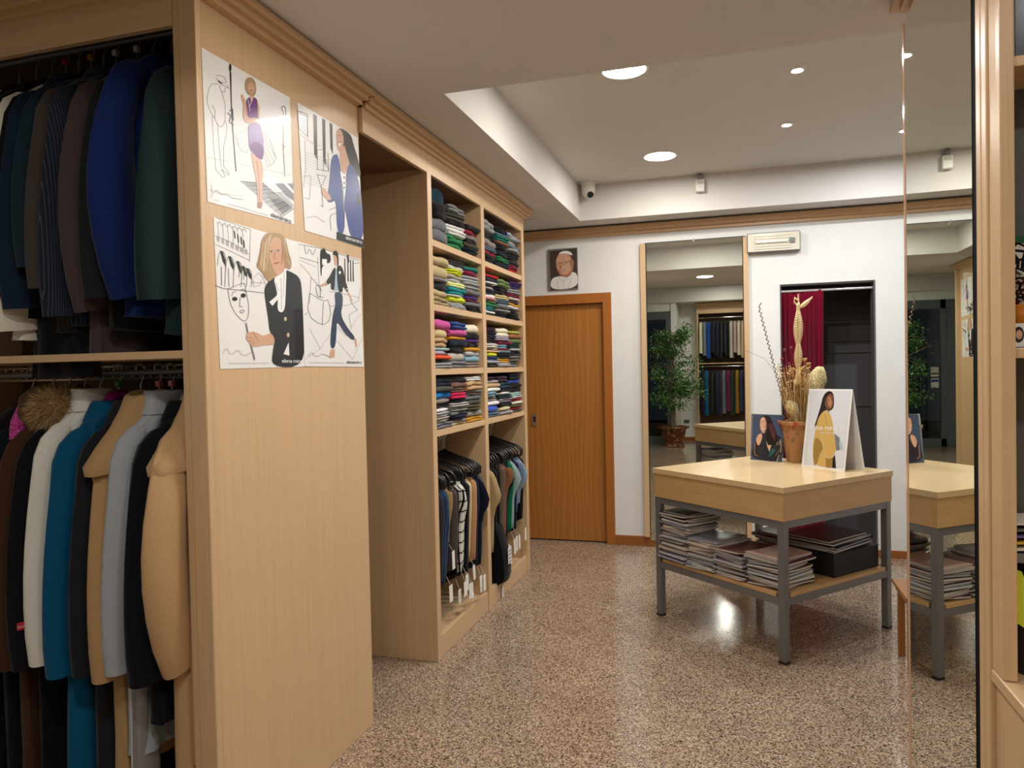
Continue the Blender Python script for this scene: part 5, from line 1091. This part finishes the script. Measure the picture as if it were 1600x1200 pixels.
# ------------------------------------------------------------------ ficus in a glazed pot (front of the shop, seen in the mirrors)
FX, FY = -1.48, -1.56
t = thing('potted_ficus', 'leafy ficus tree in a brown glazed pot, seen in the wall mirror', 'plant', (FX, FY, 0))
def glaze():
    m, nt, b = new_mat('brown_glaze'); v = coords(nt)
    c = ramp(nt, noise(nt, v, 14, 3), [(0.4, srgb(96, 52, 32)), (0.58, srgb(124, 72, 44)), (0.64, srgb(190, 160, 120))])
    nt.links.new(c, b.inputs['Base Color']); b.inputs['Roughness'].default_value = 0.2
glaze()
m = MB(); m.lathe((FX, FY, 0), [(0.20, 0.0), (0.205, 0.02), (0.15, 0.07), (0.17, 0.10), (0.21, 0.20), (0.235, 0.33), (0.29, 0.35), (0.295, 0.38), (0.26, 0.38), (0.24, 0.35)], 32); m.build('pot', 'brown_glaze', t, smooth=True)
m = MB(); m.lathe((FX, FY, 0), [(0.245, 0.345), (0.10, 0.36), (0.01, 0.362)], 24); m.build('soil', plain('soil', srgb(60, 44, 34), 0.95), t)
m = MB(); rf = random.Random(4); tips = []
for k in range(3):
    a = 2.1 * k; m.tube([(FX + .03 * cos(a + q * 1.6), FY + .03 * sin(a + q * 1.6), 0.34 + q * 0.28) for q in range(6)] + [(FX + .02 * cos(a), FY, 2.1)], [.022, .020, .018, .016, .014, .011, .006], 7)
for k in range(46):
    z = rf.uniform(0.75, 2.15); a = rf.uniform(0, 2 * pi); L = rf.uniform(0.2, 0.55) * (1.15 - 0.55 * abs(z - 1.15))
    e1 = Vector((FX + L * cos(a), FY + L * 0.8 * sin(a), z + rf.uniform(-0.05, 0.22))); m.tube([(FX, FY, z), ((FX + e1.x) / 2, (FY + e1.y) / 2, z + 0.12), e1], [.007, .005, .002], 5); tips.append(((Vector((FX, FY, z)) + e1) / 2, e1))
m.build('trunk', 'bark', t, smooth=True)
m = MB()
for mid, e1 in tips:
    for q in range(105):
        c = mid.lerp(e1, rf.uniform(0, 1.15)) + Vector((rf.gauss(0, .06), rf.gauss(0, .06), rf.gauss(-0.03, .06))); d = Vector((rf.uniform(-1, 1), rf.uniform(-1, 1), rf.uniform(-1.1, .2))).normalized() * rf.uniform(.04, .07); s2 = d.cross(Vector((rf.uniform(-1, 1), rf.uniform(-1, 1), 1))).normalized() * .016
        m.mi = 0 if rf.random() < .7 else 1; m.quad(c, c + d * .45 + s2, c + d, c + d * .45 - s2)
fo = m.build('foliage', ['foliage_green', plain('foliage_light', srgb(118, 156, 88), 0.35)], t, recalc=False); fo['kind'] = 'stuff'
# ================================================================== the four fashion posters on the end panel
PXN = (1, 0, 0)
def poster(label, crop, s, corners, off):
    t = thing('poster', label, 'poster', (XD, 2.36, 2.0), 'fashion posters on the end panel')
    P0 = (XD + off, 0, 0)
    c = [on_plane(crop[0] + x / s, crop[1] + y / s, P0, PXN) for x, y in corners]
    # the sheet: slightly wavy paper with real thickness
    m = MB(); NXp = 14; NYp = 12
    for j in range(NYp + 1):
        for i in range(NXp + 1):
            u = i / NXp; v = j / NYp; p = (c[0] * (1 - u) + c[1] * u) * (1 - v) + (c[3] * (1 - u) + c[2] * u) * v
            m.v.append(tuple(p))
    for j in range(NYp):
        for i in range(NXp): a = j * (NXp + 1) + i; m.face((a, a + 1, a + NXp + 2, a + NXp + 1))
    o = m.build('sheet', 'paper', t, smooth=False, recalc=False); md = o.modifiers.new('thick', 'SOLIDIFY'); md.thickness = 0.0008; md.offset = 0
    return t, art(crop, s, (XD + off + 0.0006, 0, 0), PXN, 0.00004)
C5 = (300, 60); C6 = (300, 320); SC = 4.1379
LN, LL, BK = 'print_line', 'print_line_light', 'print_black'
# --- poster 1: figure in a purple dress
t, (mb, mats, poly, line, oval, text, P) = poster('poster of a laughing figure in a purple dress, upper left of the four', C5, SC, [(60, 58), (632, 383), (660, 1203), (100, 1056)], 0.0012)
line(LN, [(170, 295), (118, 292), (92, 400), (120, 480), (150, 520), (165, 560), (190, 577), (214, 540), (216, 440), (200, 370), (175, 300)], 3); line(LN, [(130, 500), (140, 700), (155, 850)], 3); line(LN, [(215, 530), (228, 580), (205, 700), (205, 830)], 3); line(LN, [(165, 545), (175, 700), (188, 830)], 3); line(LN, [(155, 850), (200, 900), (215, 890), (190, 845)], 3); line(LN, [(190, 845), (238, 885), (240, 870), (205, 825)], 3)
line(LN, [(160, 245), (172, 236), (215, 252), (222, 295), (165, 272), (158, 255)], 3); line(LN, [(222, 295), (238, 325), (175, 285)], 3); line(LN, [(175, 300), (190, 345), (212, 348), (216, 318)], 3); line(LN, [(130, 430), (150, 470), (148, 520)], 3); line(BK, [(168, 275), (195, 295)], 7)
line(BK, [(245, 165), (250, 300), (258, 520), (272, 700), (285, 860)], 8); oval(BK, 247, 190, 9, 26); line(BK, [(230, 480), (250, 500), (240, 540), (270, 560)], 6); line(BK, [(240, 470), (262, 455), (268, 530)], 5); line(BK, [(252, 220), (255, 420)], 5)
line(LN, [(590, 470), (590, 700), (600, 892)], 5); line(BK, [(585, 470), (580, 445), (592, 436), (606, 450), (606, 500), (600, 520)], 5); line(LN, [(580, 690), (598, 700), (584, 720)], 4)
line(LL, [(100, 770), (210, 790), (400, 830), (640, 885)], 2); line(LL, [(110, 975), (200, 1010), (330, 1020)], 2)
for a, b in (((370, 580), (282, 632)), ((370, 600), (290, 660)), ((370, 620), (300, 690)), ((370, 650), (320, 722)), ((370, 680), (350, 740))): line(LL, [a, b], 2)
line(LN, [(282, 632), (300, 690), (320, 730), (362, 740)], 2)
for a, b in (((450, 600), (500, 650)), ((455, 620), (545, 775)), ((458, 650), (530, 800)), ((460, 690), (510, 825)), ((462, 720), (488, 832))): line(LL, [a, b], 2)
line(LN, [(500, 650), (545, 775), (525, 810), (485, 832)], 2)
for k in range(26):
    f = k / 25; x0, y0 = 315 + 262 * f, 925 + 230 * f; line('print_grey_mid' if k % 3 else BK, [(x0, y0), (x0 + 150 - 70 * f, y0 + 12 - 6 * f - 60 * f)], 5)
poly('print_grey_mid', [(500, 935), (655, 938), (658, 1050)]); poly('print_white', [(505, 938), (530, 936), (658, 1062), (658, 1088)]); poly('print_white', [(590, 936), (612, 936), (657, 985), (657, 1005)])
for k in range(14):
    f = k / 13; line(BK, [(480 + 100 * f, 1010 + 120 * f), (600 + 58 * f, 990 + 90 * f)], 3)
poly('print_skin', [(380, 735), (405, 750), (455, 795), (462, 870), (452, 960), (458, 1070), (448, 1098), (425, 1092), (424, 1000), (414, 905), (398, 830)])
line('print_skin_shade', [(418, 790), (430, 880), (438, 1060)], 6); poly('print_skin_shade', [(424, 1060), (458, 1060), (448, 1100), (425, 1094)])
poly('print_violet', [(364, 552), (436, 545), (452, 590), (465, 680), (462, 792), (420, 770), (395, 740), (372, 715), (366, 620)])
poly('print_purple', [(372, 700), (400, 660), (464, 690), (462, 792), (420, 770), (395, 740)])
poly('print_skin', [(316, 362), (328, 358), (340, 385), (352, 430), (360, 520), (425, 510), (437, 540), (400, 552), (345, 545), (328, 500), (334, 420), (320, 390)])
poly('print_purple', [(350, 395), (372, 380), (400, 376), (424, 398), (436, 450), (436, 540), (420, 508), (358, 520), (354, 450)]); poly('print_skin', [(372, 372), (402, 372), (384, 412)])
line('print_white', [(362, 395), (370, 440), (376, 470)], 3); line('print_white', [(395, 385), (372, 440)], 3)
poly('print_skin', [(420, 395), (436, 440), (438, 540), (428, 545), (424, 450)])
poly('print_hair_blond', [(342, 300), (350, 262), (372, 248), (402, 262), (414, 300), (416, 350), (402, 375), (384, 372), (360, 360), (345, 330)])
oval('print_skin', 384, 318, 20, 34, -0.15); oval('print_lips', 384, 336, 8, 5); line('print_hair_dark', [(374, 308), (381, 306)], 3); line('print_hair_dark', [(390, 306), (397, 306)], 3)
text(BK, 'elenamiro', 508, 1150, 134, 46, 0, -30, 0.88)
for k in range(36): x = 150 + k * 9.6; line(LL, [(x, 1042 + (x - 150) * 0.298), (x + 4, 1043 + (x - 150) * 0.298)], 6)
line(LL, [(125, 945), (135, 1010), (118, 1030)], 3); line(LL, [(140, 1000), (160, 975), (190, 1010), (230, 1000), (250, 1030), (330, 1040)], 3)
mb.build('print', mats, t, recalc=False)
# --- poster 2: blue cardigan
t, (mb, mats, poly, line, oval, text, P) = poster('poster of a dark-haired figure in a blue cardigan, upper right of the four', C5, SC, [(680, 412), (1070, 642), (1112, 1356), (730, 1243)], 0.0016)
poly(LL, [(683, 470), (745, 500), (748, 640), (692, 590)]); poly('print_white', [(692, 488), (740, 512), (742, 625), (697, 582)])
for k in range(6): line(LN, [(700, 510 + 14 * k), (738, 530 + 15 * k)], 3)
line(BK, [(683, 468), (748, 490), (748, 640)], 5)
for (x0, x1, y0, y1) in ((784, 808, 488, 790), (842, 862, 515, 830), (890, 908, 543, 750)): poly(BK, [(x0, y0), (x1, y0 + 14), (x1 + 3, y1), (x0 + 6, y1 - 40)])
for k in range(12): line(LL, [(735, 735 + 18 * k), (890, 790 + 17 * k)], 2)
line(LN, [(700, 620), (760, 665), (830, 700)], 2); line(LN, [(730, 660), (735, 840), (722, 960)], 2); line(LN, [(812, 850), (810, 720), (850, 720), (850, 860)], 3); line(LN, [(860, 760), (885, 860), (880, 740)], 3); line(LN, [(805, 845), (885, 860)], 3); line(LN, [(720, 890), (770, 890), (760, 1040), (730, 1030)], 2)
line(LN, [(808, 880), (868, 892), (835, 960), (812, 885)], 3); line(LN, [(835, 960), (848, 1090), (830, 1075)], 3); line(LN, [(885, 1110), (935, 1090), (945, 1130), (890, 1140), (900, 1240)], 3); line(LL, [(740, 1160), (800, 1150), (860, 1190)], 3)
poly('print_hair_dark', [(940, 575), (985, 590), (1030, 625), (1045, 690), (1075, 780), (1096, 905), (1060, 880), (1020, 815), (990, 770), (975, 700), (975, 640)])
poly('print_skin', [(985, 690), (1022, 820), (985, 880), (960, 850), (955, 740)])
poly('print_skin', [(935, 585), (965, 588), (982, 640), (978, 700), (958, 738), (940, 715), (933, 650)]); poly('print_white', [(946, 678), (966, 672), (960, 695), (950, 698)]); line('print_lips', [(945, 674), (968, 668)], 4); line('print_hair_dark', [(942, 628), (954, 626)], 4); line('print_hair_dark', [(966, 622), (978, 622)], 4)
poly('print_blue', [(948, 745), (915, 752), (898, 790), (892, 900), (880, 1000), (872, 1058), (905, 1062), (932, 1040), (938, 1262), (985, 1272), (984, 1100), (970, 930)])
poly('print_white', [(958, 860), (990, 880), (996, 960), (986, 1050), (978, 980)])
poly('print_blue', [(1000, 850), (1022, 800), (1062, 862), (1088, 960), (1104, 1120), (1110, 1310), (1025, 1292), (1000, 1160), (984, 1270), (985, 1060), (995, 960)])
poly('print_white', [(988, 1110), (1002, 1180), (1024, 1290), (986, 1280)]); poly('print_photo_dark', [(1062, 1010), (1080, 990), (1092, 1050), (1075, 1100)])
poly('print_skin', [(836, 965), (852, 960), (890, 1010), (902, 1040), (885, 1050), (845, 1020)])
for yy in (900, 935, 965): oval('print_grey_mid', 984, yy, 5, 9)
poly(BK, [(936, 1250), (1000, 1272), (1112, 1300), (1112, 1354), (936, 1300)])
text('print_white', 'elenamiro', 992, 1297, 108, 32, 0, -26, 0.88)
mb.build('print', mats, t, recalc=False)
# --- poster 3: blond figure with a mask on a stick
t, (mb, mats, poly, line, oval, text, P) = poster('poster of a blond figure in black holding a drawn mask, lower left of four', C6, SC, [(138, 78), (690, 242), (728, 1046), (183, 1062)], 0.0012)
for k in range(6):
    x = 165 + 32 * k; line(LN, [(x, 110 + 9 * k), (x + 6, 190 + 10 * k), (x + 6, 240 + 16 * k)], 3); line(LN, [(x, 130 + 8 * k), (x + 14, 108 + 9 * k), (x + 28, 138 + 8 * k)], 3)
line(LN, [(150, 200), (260, 245), (372, 320)], 3); line(LN, [(150, 255), (260, 305), (372, 360)], 3); line(LN, [(160, 85), (378, 160), (372, 370)], 3)
for k in range(7): x = 160 + 30 * k; poly(LL, [(x, 205 + 13 * k), (x + 18, 212 + 13 * k), (x + 18, 240 + 14 * k), (x, 232 + 14 * k)])
for x, y in ((275, 185), (297, 210), (318, 225), (335, 245)): poly(BK, [(x - 6, y - 25), (x + 4, y - 10), (x + 8, y + 35), (x, y + 30)])
for x, y, h in ((195, 345, 50), (248, 375, 46), (300, 405, 44), (334, 430, 38), (364, 445, 38)):
    poly(BK, [(x - 14, y - h), (x + 4, y - h + 10), (x + 20, y + 10), (x + 20, y + h), (x + 4, y + 20)])
    line(LN, [(x - 30, y + h), (x - 26, y - 10), (x - 10, y - h), (x + 14, y - h + 12), (x + 24, y + 10), (x + 22, y + h + 20), (x + 18, 530)], 3)
line(LN, [(150, 520), (200, 540), (380, 560), (470, 570)], 3); line(LN, [(190, 400), (192, 520)], 4); line(LN, [(235, 410), (240, 530)], 3)
line(LL, [(400, 470), (430, 440), (460, 470), (480, 520)], 3); line(LL, [(380, 500), (470, 505)], 3); line(LL, [(395, 480), (400, 530), (440, 520), (450, 480)], 3)
line(LN, [(232, 545), (270, 530), (325, 505), (345, 515), (352, 580), (368, 640), (366, 720), (345, 758), (310, 735), (275, 695), (245, 630), (232, 545)], 3)
oval(BK, 277, 608, 17, 13, 0.1); oval(BK, 332, 586, 16, 14, 0.1); line(LN, [(312, 600), (308, 655), (328, 660)], 3); line(LN, [(308, 690), (325, 678), (342, 685), (325, 702), (308, 690)], 3); line(LN, [(258, 590), (265, 565), (285, 560)], 3); line(LN, [(315, 550), (335, 545), (350, 565)], 3)
line(LN, [(352, 762), (362, 820), (408, 1000)], 4); line(LN, [(345, 765), (356, 820), (402, 1005)], 3)
poly('print_black', [(465, 545), (490, 500), (520, 470), (545, 460), (600, 420), (640, 432), (700, 470), (712, 560), (722, 800), (728, 1046), (512, 1050), (525, 930), (535, 880), (500, 810), (497, 760), (480, 650)])
poly('print_white', [(525, 470), (590, 395), (612, 405), (606, 560), (600, 696), (552, 692), (555, 600), (545, 540)])
poly('print_white', [(500, 628), (545, 590), (560, 560), (572, 590), (520, 654)]); line(LL, [(575, 470), (580, 680)], 4); line(LL, [(540, 500), (560, 560)], 4); line(LL, [(595, 430), (590, 600)], 3)
poly('print_white', [(592, 965), (625, 890), (630, 975)])
poly('print_black', [(556, 700), (602, 690), (640, 800), (628, 890), (590, 960), (560, 850)])
oval('print_hairlight', 604, 738, 9, 14); oval('print_hairlight', 622, 842, 9, 15)
poly('print_skin', [(350, 850), (355, 828), (395, 818), (432, 832), (460, 850), (510, 826), (533, 860), (535, 905), (470, 905), (430, 915), (380, 918), (372, 890), (352, 870)])
line('print_skin_shade', [(352, 856), (390, 862)], 4); line('print_skin_shade', [(362, 878), (400, 884)], 4); line('print_skin_shade', [(375, 900), (405, 902)], 4); line('print_skin_shade', [(395, 820), (410, 850), (430, 880)], 4)
poly('print_hair_blond', [(440, 300), (450, 225), (480, 180), (540, 182), (590, 190), (612, 240), (625, 310), (645, 360), (640, 425), (600, 400), (590, 440), (530, 470), (500, 500), (478, 480), (450, 430), (415, 400), (430, 350)])
poly('print_hairlight', [(455, 320), (470, 240), (500, 200), (520, 195), (495, 260), (490, 400), (470, 440), (440, 400)])
poly('print_skin', [(500, 250), (530, 205), (575, 215), (592, 280), (590, 350), (600, 400), (575, 450), (545, 455), (520, 400), (500, 340)])
poly('print_skin_shade', [(575, 215), (592, 280), (588, 360), (575, 400), (582, 300)])
for a, b in (((452, 250), (432, 400)), ((470, 220), (450, 430)), ((490, 200), (470, 470)), ((600, 230), (622, 400)), ((608, 300), (600, 410)), ((480, 330), (492, 480)), ((440, 330), (425, 395))): line('print_skin_shade', [a, b], 4)
for a, b in (((462, 240), (440, 390)), ((505, 192), (488, 300)), ((596, 215), (616, 330)), ((612, 340), (632, 390))): line('print_hairlight', [a, b], 5)
[(oval('print_white', cx_, cy_, 10, 5), oval('print_hair_dark', cx_, cy_, 5, 5)) for cx_, cy_ in ((514, 304), (558, 299))]; line('print_hair_dark', [(503, 300), (514, 297), (525, 300)], 3); line('print_hair_dark', [(546, 296), (557, 292), (569, 295)], 3); line('print_skin_shade', [(535, 300), (532, 345), (545, 350)], 4); line('print_lips', [(530, 380), (550, 376), (566, 372)], 7); line('print_hairlight', [(502, 288), (520, 284)], 3)
text('print_white', 'elena miro', 580, 1020, 134, 2, 0, -26, 0.88); line(LL, [(200, 960), (225, 920), (250, 975), (300, 930), (330, 980), (390, 950)], 3)
for k in range(27): x = 240 + k * 9.8; line(LL, [(x, 1024 - k * 0.1), (x + 4, 1024 - k * 0.1)], 6)
mb.build('print', mats, t, recalc=False)
# --- poster 4: walking figure in jeans
t, (mb, mats, poly, line, oval, text, P) = poster('poster of a figure in jeans walking through a drawn shop, lower right of the four', C6, SC, [(688, 238), (1085, 352), (1110, 1048), (730, 1044)], 0.0020)
poly(BK, [(826, 285), (848, 290), (850, 272), (862, 290), (870, 315), (896, 320), (898, 375), (866, 380), (840, 400), (842, 460), (830, 462)]); poly('print_white', [(842, 350), (872, 352), (872, 388), (842, 388)]); poly('print_white', [(840, 412), (888, 420), (888, 470), (838, 462)])
for k, x in enumerate((985, 1005, 1022, 1038)): poly(BK, [(x, 345 + 4 * k), (x + 6, 348 + 4 * k), (x + 9, 498), (x + 1, 494)])
poly(BK, [(1000, 325), (1012, 322), (1018, 370), (1006, 380)])
line(LN, [(690, 255), (850, 285), (1080, 360)], 3); line(LN, [(700, 340), (820, 375)], 3); line(LN, [(725, 262), (740, 330), (760, 275), (780, 335), (800, 285)], 3); line(LN, [(700, 380), (770, 460), (760, 640)], 2); line(LL, [(700, 360), (800, 400)], 3); line(LN, [(1040, 380), (1082, 375)], 3); line(LN, [(812, 340), (822, 520)], 2)
line(LN, [(770, 470), (800, 500), (840, 560)], 3); line(LN, [(760, 570), (745, 710), (840, 785), (900, 740), (885, 610), (850, 625), (760, 570)], 3); line(LN, [(850, 625), (842, 780)], 3); line(LN, [(885, 560), (980, 575), (1080, 600)], 2); line(LN, [(730, 710), (745, 700)], 3); line(LL, [(760, 800), (830, 930), (930, 790)], 2); line(LL, [(730, 1000), (830, 930)], 2); line(LN, [(890, 655), (1000, 650), (1075, 625), (1090, 540)], 2); line(LN, [(1020, 620), (1070, 680), (1015, 712), (1030, 800)], 2); line(LL, [(930, 780), (1000, 850), (1060, 740), (1100, 700)], 2); line(LL, [(940, 880), (1040, 1000), (1100, 860)], 2)
poly('print_denim', [(918, 560), (974, 568), (976, 640), (960, 715), (1008, 800), (1058, 858), (1040, 880), (985, 830), (935, 745), (935, 830), (925, 932), (892, 925), (900, 800), (912, 700), (930, 640)])
poly('print_skin', [(1048, 868), (1062, 862), (1068, 915), (1060, 925)]); poly('print_skin', [(898, 935), (924, 935), (922, 990), (905, 985), (884, 990)])
poly('print_aqua', [(915, 420), (940, 415), (945, 555), (918, 560), (905, 470)]); poly('print_black', [(910, 420), (930, 398), (925, 480), (922, 555), (896, 545), (900, 500), (868, 525), (860, 505), (895, 455)])
poly('print_black', [(935, 395), (962, 390), (980, 425), (988, 480), (1012, 550), (1002, 568), (975, 520), (975, 570), (945, 562), (938, 480)])
poly('print_skin', [(830, 520), (862, 500), (870, 515), (845, 530)]); poly('print_skin', [(1004, 562), (1012, 560), (1040, 620), (1032, 625)]); line('print_white', [(862, 495), (876, 520)], 4); line('print_white', [(992, 548), (1012, 540)], 4); oval('print_white', 956, 438, 7, 10)
poly('print_skin', [(916, 330), (936, 328), (944, 365), (934, 398), (922, 378)]); poly('print_hair_dark', [(910, 325), (914, 300), (932, 295), (946, 310), (950, 390), (940, 400), (938, 340), (925, 325)])
line('print_hair_dark', [(868, 525), (862, 512)], 2); line(LN, [(800, 520), (830, 522), (830, 600)], 3); line(LN, [(800, 530), (812, 590), (850, 600)], 3)
text(BK, 'elenamiro', 998, 1026, 98, 2, 0, -22, 0.88); line(LL, [(750, 980), (775, 950), (800, 985), (850, 960), (900, 990)], 3)
for k in range(24): x = 760 + k * 9.4; line(LL, [(x, 1020 + k * 0.1), (x + 4, 1020 + k * 0.1)], 6)
mb.build('print', mats, t, recalc=False)
